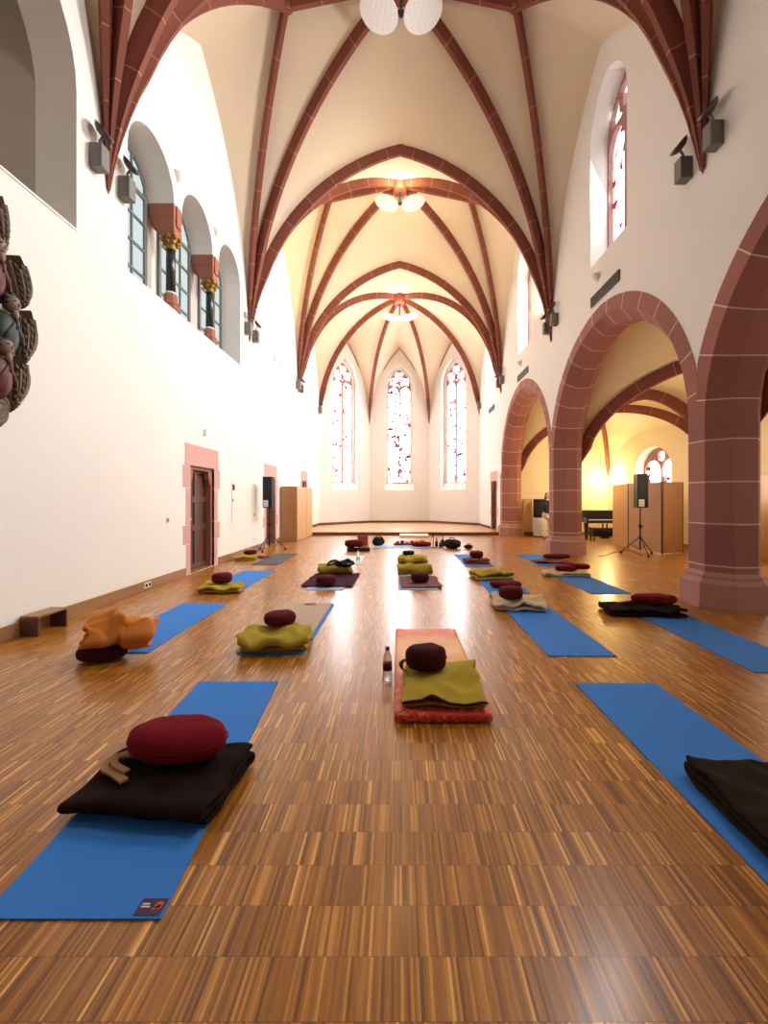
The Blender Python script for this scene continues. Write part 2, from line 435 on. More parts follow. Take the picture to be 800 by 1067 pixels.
PROF = [(-.085, -.04), (-.085, .07), (-.075, .10), (-.05, .17), (-.045, .24), (.045, .24), (.05, .17), (.075, .10), (.085, .07), (.085, -.04)]
trim_n = [0]
def trimname():
    trim_n[0] += 1; return 'trim_%d' % trim_n[0]
def rib(pts, mat, sc=1.0, taper=None, plan=None, u0=0.0):
    mb = MB(); d = plan or Vector((pts[-1].x-pts[0].x, pts[-1].y-pts[0].y, 0)).normalized()
    side = d.cross(Vector((0, 0, 1)))
    rows = []; us = []; u = u0
    for i, p in enumerate(pts):
        t = (pts[min(i+1, len(pts)-1)]-pts[max(i-1, 0)]).normalized()
        n = t.cross(side)
        if n.z > 0 or (abs(n.z) < 1e-3 and n.dot(d) < 0): n = -n
        f = sc
        if taper: f = sc*max(.06, min(1, ((p.z-taper[0])/taper[1])))**.7
        rows.append([p+side*(a*f)+n*(b*f) for a, b in PROF])
        if i: u += (p-pts[i-1]).length
        us.append(u)
    mb.grid(rows, closed=True, uvs=lambda i, j: (us[i], j*.05))
    mb.add(rows[0], [tuple(range(len(PROF)))]); mb.add(rows[-1], [tuple(range(len(PROF)))])
    return st(mb.build(trimname(), mat, auto=True, weld=False))

# ------------------------------------------------------------------ camera
cd = bpy.data.cameras.new('camera'); cam = bpy.data.objects.new('camera', cd); COL.objects.link(cam)
cam.location = (0, 0, H); cam.rotation_euler = (PI/2, 0, 0)
cd.sensor_fit = 'HORIZONTAL'; cd.sensor_width = 36; cd.lens = F/800*36
cd.shift_x = -15/800; cd.shift_y = -13.5/800; cd.clip_start = .05; cd.clip_end = 200
scene.camera = cam

# ------------------------------------------------------------------ floor, stage
fl = MB().box((XL-1.9, -5.6, -.2), (8.9, 23.6, 0)).build('floor', M['floor']); st(fl)
SZ = .12
AP = [(XL, 16.155), (XL, 20.5), (XC-1.65, 22.83), (XC+1.65, 22.83), (XR, 20.5), (XR, 16.155)]
stage = MB().prism([(XL, 16.16), (XR, 16.16), (XR, 20.5), (XC+1.65, 22.83), (XC-1.65, 22.83), (XL, 20.5)], 0.001, SZ)
tag(stage.build('stage_platform', M['stage']), 'low light wooden stage platform filling the apse floor', 'stage')
stg = bpy.data.objects['stage_platform']
MB().box((XL, 16.13, 0.001), (XR, 16.158, SZ+.004)).build('front_board', M['stagefront'], stg)['label'] = 'dark brown front edge board'
sp_ = MB().box((.05, 15.2, 0.001), (1.14, 16.12, .075)).build('step_board', M['palewood'], bevel=.006)
tag(sp_, 'pale flat wooden step lying in front of the stage edge', 'step')

# ------------------------------------------------------------------ walls
TOPZ = 12.4
# left wall openings
def semi(y0, y1, sill, spring, n=14):
    c = (y0+y1)/2; r = (y1-y0)/2
    return [(y0, sill), (y1, sill)]+[(c+r*math.cos(PI*i/n), spring+r*math.sin(PI*i/n)) for i in range(n+1)]
lw_holes = [semi(2.04, 5.04, 4.7, 6.4, 22)]
# triple arcade of bay 3 (one opening: posts are separate stones)
trip = [(5.99, 4.74), (10.27, 4.74)]
n = 12
for c_ in (9.65, 8.12, 6.615):
    r = {9.65: .62, 8.12: .62, 6.615: .625}[c_]
    for i in range(n+1): trip.append((c_+r*math.cos(PI*i/n), 6.6+.68*math.sin(PI*i/n)))
lw_holes.append(trip)
lw_holes.append([(7.80, 0.004), (8.80, 0.004), (8.80, 2.07), (7.80, 2.07)])
lw_holes.append([(12.27, 0.004), (13.15, 0.004), (13.15, 2.07), (12.27, 2.07)])
lw_holes.append([(16.85, SZ), (17.6, SZ), (17.6, 2.2), (16.85, 2.2)])
st(filled('wall_left', [(-5.2, 0), (20.52, 0), (20.52, TOPZ), (-5.2, TOPZ)], lw_holes, .5,
     ((XL-.5, 0, 0), (0, 1, 0), (0, 0, 1)), M['plaster']))
# right arcade wall
AR = dict(spring=2.42, zc=2.42)
def pointed(c, r0, d, n=24):
    """half arcs of a slightly pointed arch, from +r0 side round to -r0 side"""
    R = r0+d; a1 = math.acos(d/R); P = []
    for i in range(n+1):
        a = a1*i/n; P.append((c-d+R*math.cos(a), AR['zc']+R*math.sin(a)))
    for i in range(n-1, -1, -1):
        a = a1*i/n; P.append((c+d-R*math.cos(a), AR['zc']+R*math.sin(a)))
    return P
out = [(-5.2, 0), (-5.2, TOPZ), (20.52, TOPZ), (20.52, 0)]
cents = [(YS[i]+YS[i+1])/2 for i in range(4)]
for c in reversed(cents):
    out += [(c+2.6, 0)] + pointed(c, 2.6, .12) + [(c-2.6, 0)]
wy = [c-.25 for c in cents]+[18.45]
WRH = [lancet(c, 1.38, 6.25, 8.75, 9.72, 12) for c in wy[:4]] + [lancet(18.45, 1.4, 5.2, 7.9, 8.9, 12)]
WRH.append([(17.0, SZ), (17.85, SZ), (17.85, 2.25), (17.0, 2.25)])
st(filled('wall_right', out, WRH, .72, ((XR, 0, 0), (0, 1, 0), (0, 0, 1)), M['plaster']))
# apse walls
def facet(name, a, b, hole, ext=.06, th=.55):
    a = Vector((*a, 0)); b = Vector((*b, 0)); u = (b-a).normalized(); L = (b-a).length
    # thickness goes outwards: u x v must point outwards (u clockwise seen from above)
    return st(filled(name, [(-ext, 0), (L+ext, 0), (L+ext, TOPZ), (-ext, TOPZ)], [hole(L)], th, (tuple(a), tuple(u), (0, 0, 1)), M['plaster'])), a, u, L
# orientation: u x z ; for u=+x (back wall) u x z = -y -> need outward +y so go right to left
facets = []
for nm, i, j in (('wall_back_left', 2, 1), ('wall_back', 3, 2), ('wall_back_right', 4, 3)):
    facets.append(facet(nm, AP[i], AP[j], lambda L: lancet(L/2, 1.62, 1.9, 7.55, 8.85, 14)))
# rear wall behind the camera and over the aisle end
st(MB().box((XL-.5, -5.5, 0), (8.9, -5.2, TOPZ)).build('wall_front', M['rear']))
# aisle shell
st(filled('wall_aisle', [(-5.2, 0), (16.8, 0), (16.8, 6.5), (-5.2, 6.5)], [lancet(c, 1.9, 1.35, 2.4, 3.12, 12) for c in cents], .5,
     ((8.3, 0, 0), (0, 1, 0), (0, 0, 1)), M['aisle']))
st(MB().box((XR+.72, 16.33, 0), (8.8, 16.8, 6.5)).build('wall_aisle_end', M['aisle']))
# gallery recess of bay 1
g = MB()
g.box((XL-2.2, 1.4, 4.4), (XL-2.0, 5.6, 8.6)); g.box((XL-2.0, 1.4, 4.4), (XL-.5, 5.6, 4.7)); g.box((XL-2.0, 5.04, 4.7), (XL-.5, 5.2, 8.6))
g.box((XL-2.0, 1.6, 4.7), (XL-.5, 2.04, 8.6)); g.box((XL-2.0, 1.6, 8.3), (XL-.5, 5.2, 8.6))
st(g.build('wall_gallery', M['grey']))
MB().box((XL-.46, 2.04, 4.69), (XL+.012, 5.045, 4.712)).build('window_sill', M['white'], bpy.data.objects['wall_left'])
# box closing behind doors
for (y0, y1) in ((7.5, 9.1), (12.0, 13.5), (16.6, 17.9)):
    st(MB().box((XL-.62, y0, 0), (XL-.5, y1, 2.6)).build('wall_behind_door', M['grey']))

# ------------------------------------------------------------------ vault webs + ribs (nave)
vw = MB()
def C(x, y, z): return Vector((x, y, z))
def spring(sgn, y):
    near = sgn > 0 and abs(y-YS[1+1]) < .01      # the nearest right springing sits a little higher and nearer
    return C(XC+sgn*HW, y-(.13 if near else 0), TIP+(.17 if near else 0))
for b in range(4):
    y0, y1 = YS[b], YS[b+1]; yc = (y0+y1)/2
    boss = C(XC, yc, 11.86)
    for sgn in (-1, 1):
        xw = XC+sgn*HW; J = C(XC+sgn*2.28, yc, 11.38); Wp = C(xw, yc, 10.45)
        for yt in (y0, y1):
            tip = spring(sgn, yt)
            tr = arc(tip, C(XC, yt, 10.69)); dg = arc(tip, boss); tc_ = arc(tip, J); wl = arc(tip, Wp)
            ruled(vw, tr, dg, 8, .26); ruled(vw, dg, tc_, 5); ruled(vw, tc_, wl)
            if b > 0 or yt == y1:
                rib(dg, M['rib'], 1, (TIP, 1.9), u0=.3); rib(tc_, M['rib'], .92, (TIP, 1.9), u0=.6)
        if b > 0: rib([boss.lerp(J, k/6) for k in range(7)], M['rib'], .95, plan=Vector((sgn, 0, 0)))
for k in range(1, 5):
    for sgn in (-1, 1):
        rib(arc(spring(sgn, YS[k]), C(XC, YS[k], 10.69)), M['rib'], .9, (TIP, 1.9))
# apse vault
AB = C(XC, 18.75, 10.66)
tips = [C(x, y, TIP) for x, y in AP]
trL = arc(tips[0], C(XC, 16.155, 10.69)); trR = arc(tips[5], C(XC, 16.155, 10.69))
dgs = [arc(t, AB) for t in tips]
ruled(vw, trL, dgs[0]); ruled(vw, trR, dgs[5])
apz = [9.3, 9.75, 9.75, 9.75, 9.3]
for k in range(5):
    a, b_ = tips[k], tips[k+1]; m_ = (a+b_)/2; m_.z = apz[k]
    ruled(vw, dgs[k], arc(a, m_)); ruled(vw, dgs[k+1], arc(b_, m_))
    if 1 <= k <= 3:
        for e in (a, b_):
            pts = [p+(C(XC, 18.75, p.z)-p).normalized()*.02 for p in arc(e, m_)[15:]]
            q = MB().tube(pts, .022, 6).build(trimname(), M['rib']); st(q)
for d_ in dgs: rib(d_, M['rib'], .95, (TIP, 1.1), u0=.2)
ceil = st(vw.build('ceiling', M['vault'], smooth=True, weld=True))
# bosses
def boss(p, r=.27):
    m = MB(); m.lathe([(.05, .05), (r, .05), (r, -.22), (r*.86, -.30), (r*.8, -.34), (r*.45, -.345), (.02, -.345)], 24, p)
    return st(m.build(trimname(), M['rib'], auto=True))
for b in range(1, 4): boss((XC, cents[b], 11.80))
boss((XC, 18.75, 10.62), .30)
# pointed corbel drops under each springing
for y in YS[1:4]+[YS[4], 20.5]:
    for x, s in ((XL, 1), (XR, -1)):
        m = MB(); m.lathe([(.004, -.06), (.014, .0), (.024, .1), (.035, .25), (.03, .5)], 10, (x+s*.018, spring(-s, y).y, spring(-s, y).z)); st(m.build(trimname(), M['rib'], smooth=True))
for x in (XC-1.65, XC+1.65):
    m = MB(); m.lathe([(.004, -.06), (.014, .0), (.024, .1), (.035, .25), (.03, .5)], 10, (x, 22.8, TIP)); st(m.build(trimname(), M['rib'], smooth=True))

# ------------------------------------------------------------------ aisle vault
av = MB()
AX0, AX1 = XR+.72, 8.3; AXC = (AX0+AX1)/2; AT = 2.3
def arib(pts, sc=.95): return rib(pts, M['rib'], sc, (AT, .5))
YA = YS[:4]+[16.33]
for b in range(4):
    y0, y1 = YA[b], YA[b+1]; yc = (y0+y1)/2; bs = C(AXC, yc, 4.42)
    for x, wz in ((AX0, 5.45), (AX1, 3.75)):
        for yt in (y0, y1):
            t = C(x, yt, AT); tr = arc(t, C(AXC, yt, 4.3)); dg = arc(t, bs); wl = arc(t, C(x, yc, wz))
            ruled(av, tr, dg, 8); ruled(av, dg, wl, 10)
            if b >= 1: arib(dg)
    if b >= 1:
        boss((AXC, yc, 4.40), .14)
for k in (1, 2, 3):
    for x in (AX0, AX1): arib(arc(C(x, YA[k], AT), C(AXC, YA[k], 4.3)), 1.05)
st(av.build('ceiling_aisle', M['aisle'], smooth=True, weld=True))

# ------------------------------------------------------------------ pillars and arches
def octa(cx, cy, af):
    s = af/2; t = s*math.tan(PI/8)
    return [(cx+s, cy-t), (cx+s, cy+t), (cx+t, cy+s), (cx-t, cy+s), (cx-s, cy+t), (cx-s, cy-t), (cx-t, cy-s), (cx+t, cy-s)]
PLAB = {0: 'octagonal sandstone pillar beside the camera, off the frame edge', 1: 'thick octagonal red sandstone pillar nearest on the right, beside the red cushion',
        2: 'octagonal red sandstone pillar in front of the piano and the person', 3: 'slim looking farthest sandstone pillar where the stage begins'}
for k, y in enumerate(YS[1:5]):
    r = thing('stone_pillar', PLAB[k], 'pillar', (XR+.36, y, 0), group=None)
    cx, cy = 0, 0
    p = MB().prism(octa(0, 0, .738), .44, 2.42); p.build('shaft', M['pillar'], r, bevel=.006)
    q = MB().prism(octa(0, 0, .96), 0.001, .05).prism(octa(0, 0, .93), .05, .33).prism(octa(0, 0, .93), .33, .39, octa(0, 0, .82)).prism(octa(0, 0, .82), .39, .42).prism(octa(0, 0, .82), .42, .47, octa(0, 0, .742))
    q.build('base', M['plinth'], r)
ALAB = ['sandstone arch of the bay behind the camera', 'nearest red sandstone arcade arch, cut by the right picture edge', 'middle red sandstone arcade arch framing the speaker and screen', 'farthest narrow looking sandstone arcade arch next to the stage']
for k, c in enumerate(cents):
    if k == 0: pass
    e = .008
    lay = [(2.745, XR-e), (2.495, XR-e), (2.29, XR+.21), (2.29, XR+.51), (2.495, XR+.72+e), (2.745, XR+.72+e)]
    curves = [pointed(c, r0, .12, 26) for r0, _ in lay]
    m = MB(); rows = []
    N = len(curves[0]); us = [0]
    for i in range(1, N):
        a, b_ = curves[1][i-1], curves[1][i]; us.append(us[-1]+math.hypot(a[0]-b_[0], a[1]-b_[1]))
    for i in range(N):
        row = []
        for (r0, x), cv in zip(lay, curves):
            y, z = cv[i]; y = max(c-2.645, min(c+2.645, y)); row.append(Vector((x, y, z)))
        rows.append(row)
    m.grid(rows, closed=True, uvs=lambda i, j: (us[i]+.27, j*.1))
    m.add(rows[0], [tuple(range(6))]); m.add(rows[-1], [tuple(range(6))])
    o = m.build('stone_arch', M['arch'])
    tag(o, ALAB[k], 'arch')

# ------------------------------------------------------------------ windows
WN = [0]
def window(kind, frame, cx, w, sill, spring, apex, mat, depth, group=None):
    """frame=(origin,u,v) ; depth = offset of the glass behind the wall face"""
    WN[0] += 1
    o, u, v = frame
    name = 'window_%d' % WN[0]
    outl = lancet(cx, w, sill, spring, apex, 12); s = w/2
    b = .055; holes = []
    if kind == 'gothic':
        t0 = spring-.25
        for sg in (-1, 1):
            c2 = cx+sg*(s/2+.005); ww = s-b-.04
            holes.append(lancet(c2, ww, sill+.06, t0, t0+ww*.72, 8))
            holes.append(circ(cx+sg*s*.47, t0+ww*.72+.40*s, .36*s, 24, 4, .045*s))
        holes.append(circ(cx, apex-.62*s, .38*s, 24, 4, .05*s))
        holes.append(circ(cx, t0+ww*.72+.02, .07*s+.01, 10))
        hh = t0+ww*.72+.40*s
        if apex-.62*s-hh < .62*s: pass
        th = .12
    tr = filled(name, outl, holes, .12, frame, M['tracery'], w0=depth)
    st(tr)
    # glass slab right behind
    gl = filled('glass_pane', lancet(cx, w-.02, sill+.01, spring, apex-.01, 12), [], .02, frame, mat, tr, w0=depth+.10)
    return tr
GL_R = [glass_lit('clerestory_glass_%d' % i, [2, 3, 5, 9, 13][i]*1.0, (1, .97, .95), True, 3.1*i+.4, .6, .8) for i in range(5)]
GL_A = [glass_lit('apse_glass_%d' % i, 27.0, (1, .95, .96), True, 5.3*i+1.1, 1.1, [.7, 1.2, 1.2][i]) for i in range(3)]
GL_S = glass_lit('aisle_glass', 16.0, (1, .98, .94), True, 9.2, .5, .5)
fr = ((XR, 0, 0), (0, 1, 0), (0, 0, 1))
for i in range(4): window('gothic', fr, wy[i], 1.38, 6.25, 8.75, 9.72, GL_R[i], .36)
window('gothic', fr, 18.45, 1.4, 5.2, 7.9, 8.9, GL_R[4], .36)
for k, (o_, a, u, L) in enumerate(facets):
    frf = (tuple(a), tuple(u), (0, 0, 1))
    window('gothic', frf, L/2, 1.30, 2.28, 7.55, 8.66, GL_A[k], .26)
    # splayed sill slope
    nrm = u.cross(Vector((0, 0, 1)))
    m = MB(); c = a+u*(L/2)
    P = lambda du, dn, z: c+u*du+nrm*dn+Vector((0, 0, z))
    m.add([P(-.81, .0, 1.9), P(.81, 0, 1.9), P(.81, .5, 1.9), P(-.81, .5, 1.9), P(.81, .27, 2.30), P(-.81, .27, 2.30), P(.81, .5, 2.30), P(-.81, .5, 2.30)],
          [(0, 1, 2, 3), (0, 1, 4, 5), (5, 4, 6, 7), (1, 2, 6, 4), (0, 5, 7, 3), (2, 3, 7, 6)])
    m.build('sill', M['plaster'], o_)
    # jamb returns between wall opening and tracery
    for sg in (-1, 1):
        m = MB(); x0, x1 = sg*.645, sg*.83
        vs = [P(x0, .25, 1.95), P(x1, .25, 1.95), P(x1, .5, 1.95), P(x0, .5, 1.95), P(x0, .25, 7.6), P(x1, .25, 7.6), P(x1, .5, 7.6), P(x0, .5, 7.6)]
        m.add(vs, [(0, 3, 2, 1), (4, 5, 6, 7), (0, 1, 5, 4), (1, 2, 6, 5), (2, 3, 7, 6), (3, 0, 4, 7)]); m.build('jamb', M['plaster'], o_)
    ring = lancet(L/2, 1.66, 7.5, 7.55, 8.89, 14); inn = lancet(L/2, 1.28, 7.52, 7.55, 8.64, 14)
    filled('arch_return', ring, [inn], .24, frf, M['plaster'], o_, w0=.255)
fra = ((8.3, 0, 0), (0, 1, 0), (0, 0, 1))
for c in cents:
    WN[0] += 1
    outl = lancet(c, 1.9, 1.35, 2.4, 3.12, 12)
    hs = [lancet(c-.46, .84, 1.4, 2.35, 2.72, 8), lancet(c+.46, .84, 1.4, 2.35, 2.72, 8), circ(c, 2.83, .17, 20, 4, .02)]
    t_ = st(filled('window_%d' % WN[0], outl, hs, .08, fra, M['tracery'], w0=.3))
    filled('glass_pane', lancet(c, 1.88, 1.36, 2.4, 3.11, 12), [], .02, fra, GL_S, t_, w0=.37)

# triple arcade of the left wall: glazing, reveals, columns
GL_L = glass_lit('pale_glass', 1.45, (.80, .93, .92), False)
frl = ((XL-.5, 0, 0), (0, 1, 0), (0, 0, 1))
for k, c in enumerate((6.615, 8.12, 9.65)):
    WN[0] += 1
    y0, y1 = c-.57, c+.57
    outl = lancet(c, 1.14, 4.74, 6.6, 7.18, 12)
    holes = []
    for q in range(3):
        for r_ in range(4):
            a0 = y0+.06+q*(1.02/3)+.012; a1 = y0+.06+(q+1)*(1.02/3)-.012
            z0 = 4.80+r_*.45; z1 = z0+.41
            holes.append([(a0, z0), (a1, z0), (a1, z1), (a0, z1)])
    for q in range(3):
        a0 = y0+.06+q*(1.02/3)+.012; a1 = y0+.06+(q+1)*(1.02/3)-.012; zt = lambda y: 6.6+.53*math.sqrt(max(0, 1-((y-c)/.53)**2))
        holes.append([(a0, 6.63), (a1, 6.63), (a1, max(6.66, zt(a1))), ((a0+a1)/2, max(6.68, zt((a0+a1)/2))), (a0, max(6.66, zt(a0)))])
    t_ = st(filled('window_%d' % WN[0], outl, holes, .05, frl, M['greymetal'], w0=.01))
    filled('glass_pane', lancet(c, 1.12, 4.75, 6.6, 7.17, 12), [], .012, frl, GL_L, t_, w0=.012)
# masonry between and around those windows at the back of the reveal
back = filled('wall_arcade_back', [(5.9, 4.6), (10.4, 4.6), (10.4, 7.5), (5.9, 7.5)], [lancet(c, 1.12, 4.75, 6.6, 7.17, 12) for c in (6.615, 8.12, 9.65)], .10,
     ((XL-.6, 0, 0), (0, 1, 0), (0, 0, 1)), M['plaster']); st(back)
CLAB = ['dark marble column with gilded capital, nearer one in the left wall arcade', 'dark marble column with gilded capital, farther one in the left wall arcade']
def colonnette(y, lab):
    r = thing('arcade_column', lab, 'column', (XL-.13, y, 4.74), group='columns of the left wall arcade')
    b = MB(); b.lathe([(.16, 0), (.16, .06), (.14, .10), (.15, .14), (.12, .18), (.115, .30), (.095, .33)], 8); b.build('base', M['impost'], r)
    s = MB().lathe([(.082, .33), (.078, .9), (.074, 1.12)], 20).build('shaft', M['marbleblack'], r, smooth=True)
    MB().lathe([(.085, .32), (.1, .34), (.085, .36)], 16).build('ring', M['white'], r, smooth=True)
    cap = MB().lathe([(.074, 1.11), (.09, 1.13), (.08, 1.16), (.09, 1.22), (.13, 1.30), (.12, 1.33)], 16)
    for kk in range(8):
        a = 2*PI*kk/8
        for z, rr, q in ((1.22, .115, .034), (1.30, .145, .04)):
            a2 = a+(z-1.2)*2
            cap.lathe([(.004, -q), (q*.8, -q*.5), (q, 0), (q*.7, q*.6), (.004, q)], 7, (rr*math.cos(a2), rr*math.sin(a2), z))
    cap.build('capital', M['gold'], r, smooth=True)
    im = MB()
    def bx(x0, x1, y0, y1, z): return [(x0, y0, z), (x1, y0, z), (x1, y1, z), (x0, y1, z)]
    sec = [(-.12, .13, .12, 1.33), (-.16, .13, .135, 1.40), (-.30, .12, .13, 1.62), (-.31, .13, .14, 1.66), (-.31, .13, .14, 1.86)]
    rows = [[Vector(p) for p in bx(a, b_, -w, w, z)] for a, b_, w, z in sec]
    im.grid(rows, closed=True); im.add(rows[0], [(0, 1, 2, 3)]); im.add(rows[-1], [(0, 1, 2, 3)])
    im.box((-.31, -.075, 1.5), (.155, .075, 1.86))
    im.build('impost_block', M['impost'], r, bevel=.008)
for y, l in ((7.365, CLAB[0]), (8.885, CLAB[1])): colonnette(y, l)

# ------------------------------------------------------------------ doors
def door(n, y0, y1, z0, z1, side, hinge=1):
    """y0..y1 stone opening; side=-1 left wall, 1 right wall"""
    xw = XL if side < 0 else XR
    d = -side  # into the room
    def X(a): return xw + d*a
    name = 'door_%d' % n
    leaf = MB(); w = y1-y0
    leaf.box((min(X(-.22), X(-.17)), y0, z0+.01), (max(X(-.22), X(-.17)), y1, z1))
    root = st(leaf.build(name, M['darkwood']))
    fm = MB()
    for yy in (y0, (y0+y1)/2-.05, y1-.1): fm.box((min(X(-.17), X(-.145)), yy, z0+.01), (max(X(-.17), X(-.145)), yy+.1, z1))
    for zz in (z0+.01, z0+.78, z0+1.35, z1-.15): fm.box((min(X(-.17), X(-.142)), y0, zz), (max(X(-.17), X(-.142)), y1, zz+.12))
    fm.build('rail_frame', M['darkwood'], root, bevel=.006)
    hd = MB().tube([(X(-.14), y0+.12, z0+1.03), (X(-.09), y0+.12, z0+1.03), (X(-.09), y0+.22, z0+1.03)], .010, 8)
    hd.box((min(X(-.145), X(-.135)), y0+.1, z0+.93), (max(X(-.145), X(-.135)), y0+.14, z0+1.10)); hd.build('handle', M['steel'], root)
    # stone surround with alternating quoins
    zs = [z0, z0+.57, z0+.93, z0+1.63, z0+2.05]
    wl = [.16, .27, .17, .28]
    for j in range(4):
        for (e, sg) in ((y0, -1), (y1, 1)):
            ww = wl[j]
            a, b_ = sorted((e, e+sg*ww)); xa, xb = sorted((X(-.20), X(.006)))
            m = MB().box((xa, a, zs[j]+.004), (xb, b_, zs[j+1]-.004)); m.build('quoin_block', M['surround'], root, bevel=.004)
    xa, xb = sorted((X(-.20), X(.008)))
    MB().box((xa, y0-.2, zs[4]+.004), (xb, y1+.2, zs[4]+.41)).build('lintel_block', M['surround'], root, bevel=.004)
    xa, xb = sorted((X(-.22), X(.0)))
    MB().box((xa, y0, z0+.001), (xb, y1, z0+.010)).build('threshold', M['skirt'], root)
    # moulded inner frame with shouldered corners
    xa, xb = sorted((X(-.14), X(-.04)))
    op = [(y0-.0, z0), (y0+.07, z0), (y0+.07, z1-.38), (y0+.17, z1-.22), (y0+.17, z1-.08), (y1-.17, z1-.08), (y1-.17, z1-.22), (y1-.07, z1-.38), (y1-.07, z0), (y1, z0), (y1, z1), (y0, z1)]
    filled('moulded_frame', op, [], .10, ((xa, 0, 0), (0, 1, 0), (0, 0, 1)), M['impost'], root)
    return root
door(1, 7.80, 8.80, 0.004, 2.07, -1)
door(2, 12.27, 13.15, 0.004, 2.07, -1)
door(3, 16.85, 17.6, SZ+.004, 2.2, -1)
door(4, 17.0, 17.85, SZ+.004, 2.25, 1)

# ------------------------------------------------------------------ skirting
def skirt(name, p0, p1, z0=0.001, h=.15, t=.025, mat='skirt'):
    p0, p1 = Vector((*p0, 0)), Vector((*p1, 0)); d = (p1-p0).normalized(); n_ = d.cross(Vector((0, 0, 1)))
    vs = [p0, p1, p1+n_*t, p0+n_*t]; vs2 = [v+Vector((0, 0, h+z0)) for v in vs]; vs = [v+Vector((0, 0, z0)) for v in vs]
    m = MB().add(vs+vs2, [(0, 1, 2, 3), (4, 5, 6, 7), (0, 1, 5, 4), (1, 2, 6, 5), (2, 3, 7, 6), (3, 0, 4, 7)])
    m = MB(); m.add(vs+vs2, [(0, 1, 2, 3), (4, 5, 6, 7), (0, 1, 5, 4), (1, 2, 6, 5), (2, 3, 7, 6), (3, 0, 4, 7)])
    return st(m.build(name, M[mat], bevel=.004))
for a, b_ in ((-5.1, 7.60), (9.0, 12.07), (13.35, 16.13)): skirt('baseboard_left', (XL, a), (XL, b_))
for i in (1, 2, 3):
    a, b_ = AP[i+1], AP[i]; skirt('baseboard_back', b_, a, SZ+.001, .11, .02, 'stagefront')
skirt('baseboard_left', (XL, 17.9), (XL, 20.5), SZ+.001, .11, .02, 'stagefront')
skirt('baseboard_right', (XR, 20.5), (XR, 18.1), SZ+.001, .11, .02, 'stagefront')
skirt('baseboard_aisle', (8.3, 16.3), (8.3, -5.1), .001, .12)
skirt('baseboard_aisle', (4.8, 16.33), (8.3, 16.33), .001, .12)

# ------------------------------------------------------------------ wall fittings
def uplight(x, y, z, s, lab):
    r = thing('wall_uplight', lab, 'wall lamp', (x, y, z), group='grey wall spotlights at the vault springings')
    MB().box((0 if s > 0 else -.17, -.075, -.15), (.17 if s > 0 else 0, .075, .15)).build('housing', M['greymetal'], r, bevel=.012)
    MB().tube([(s*.09, 0, .14), (s*.09, 0, .22), (s*.13, 0, .27)], .016, 8).build('arm', M['greymetal'], r)
    R = Matrix.Rotation(s*.85, 3, 'Y')
    MB().lathe([(.02, -.05), (.06, -.045), (.11, -.015), (.135, .03), (.125, .032), (.10, -.003), (.05, -.03), (.01, -.035)], 20, (s*.14, 0, .33), R).build('dish', M['dish'], r, smooth=True)
pos = ['nearest', 'second', 'third', 'fourth']
for k, y in enumerate(YS[2:5]+[20.5]):
    for s, x, z in ((1, XL, 5.80), (-1, XR, 5.97)):
        for e in ((-.27, .27) if k < 3 else (-.2,)):
            side = 'left' if s > 0 else 'right'
            uplight(x, y+e-(.13 if s < 0 else 0), z, s, 'grey box spotlight on the %s wall, %s side of the %s rib springing' % (side, 'near' if e < 0 else 'far', pos[k]))
def sconce(x, y, z, s, lab):
    m = MB()
    rows = []
    for i in range(7):
        t = i/6; r_ = .13*math.sin(PI/2*t)+.004
        rows.append([Vector((x+s*(r_*math.sin(PI*j/10)), y+r_*1.05*math.cos(PI*j/10), z-.16+.16*t)) for j in range(11)])
    m.grid(rows); m.add([p for p in rows[-1]], [tuple(range(11))]); m.add([p for p in rows[0]], [tuple(range(11))])
    o = m.build('wall_sconce', M['white'], auto=True); tag(o, lab, 'wall lamp', 'small white half bowl sconces on the walls')
for y, z, l in ((7.36, 7.2, 'small white half bowl sconce between first and second arches of the left wall arcade'), (8.88, 7.2, 'small white half bowl sconce between second and third arches of the left wall arcade'),
                (13.1, 5.9, 'small white wall sconce on the left wall beyond the arcade, nearer of two'), (13.7, 5.9, 'small white wall sconce on the left wall beyond the arcade, farther of two')):
    sconce(XL, y, z, 1, l)
for y, z, l in ((8.35, 5.95, 'white half bowl sconce under the nearest tall window of the right wall'), (13.6, 5.95, 'white half bowl sconce under the second tall window of the right wall')):
    sconce(XR, y, z, -1, l)
def ventg(y0, y1, z, lab):
    r = thing('wall_vent', lab, 'vent', (XR, (y0+y1)/2, z), group='dark slotted vents on the right wall')
    w = (y1-y0)/2
    MB().box((-.012, -w, -.1), (-.001, w, .1)).build('backing', M['black'], r)
    m = MB()
    m.box((-.03, -w, .085), (-.002, w, .1)).box((-.03, -w, -.1), (-.002, w, -.085)).box((-.03, -w, -.1), (-.002, -w+.02, .1)).box((-.03, w-.02, -.1), (-.002, w, .1))
    m.build('frame', M['vent'], r)
    m = MB()
    for i in range(7): m.box((-.024, -w, -.075+i*.022), (-.01, w, -.066+i*.022))
    m.build('slats', M['vent'], r)
ventg(7.5, 8.6, 5.5, 'dark slotted air vent above the middle arcade arch'); ventg(12.8, 13.9, 5.45, 'dark slotted air vent above the farthest arcade arch'); ventg(17.3, 18.3, 5.3, 'dark slotted air vent high beside the apse, under the last right window')

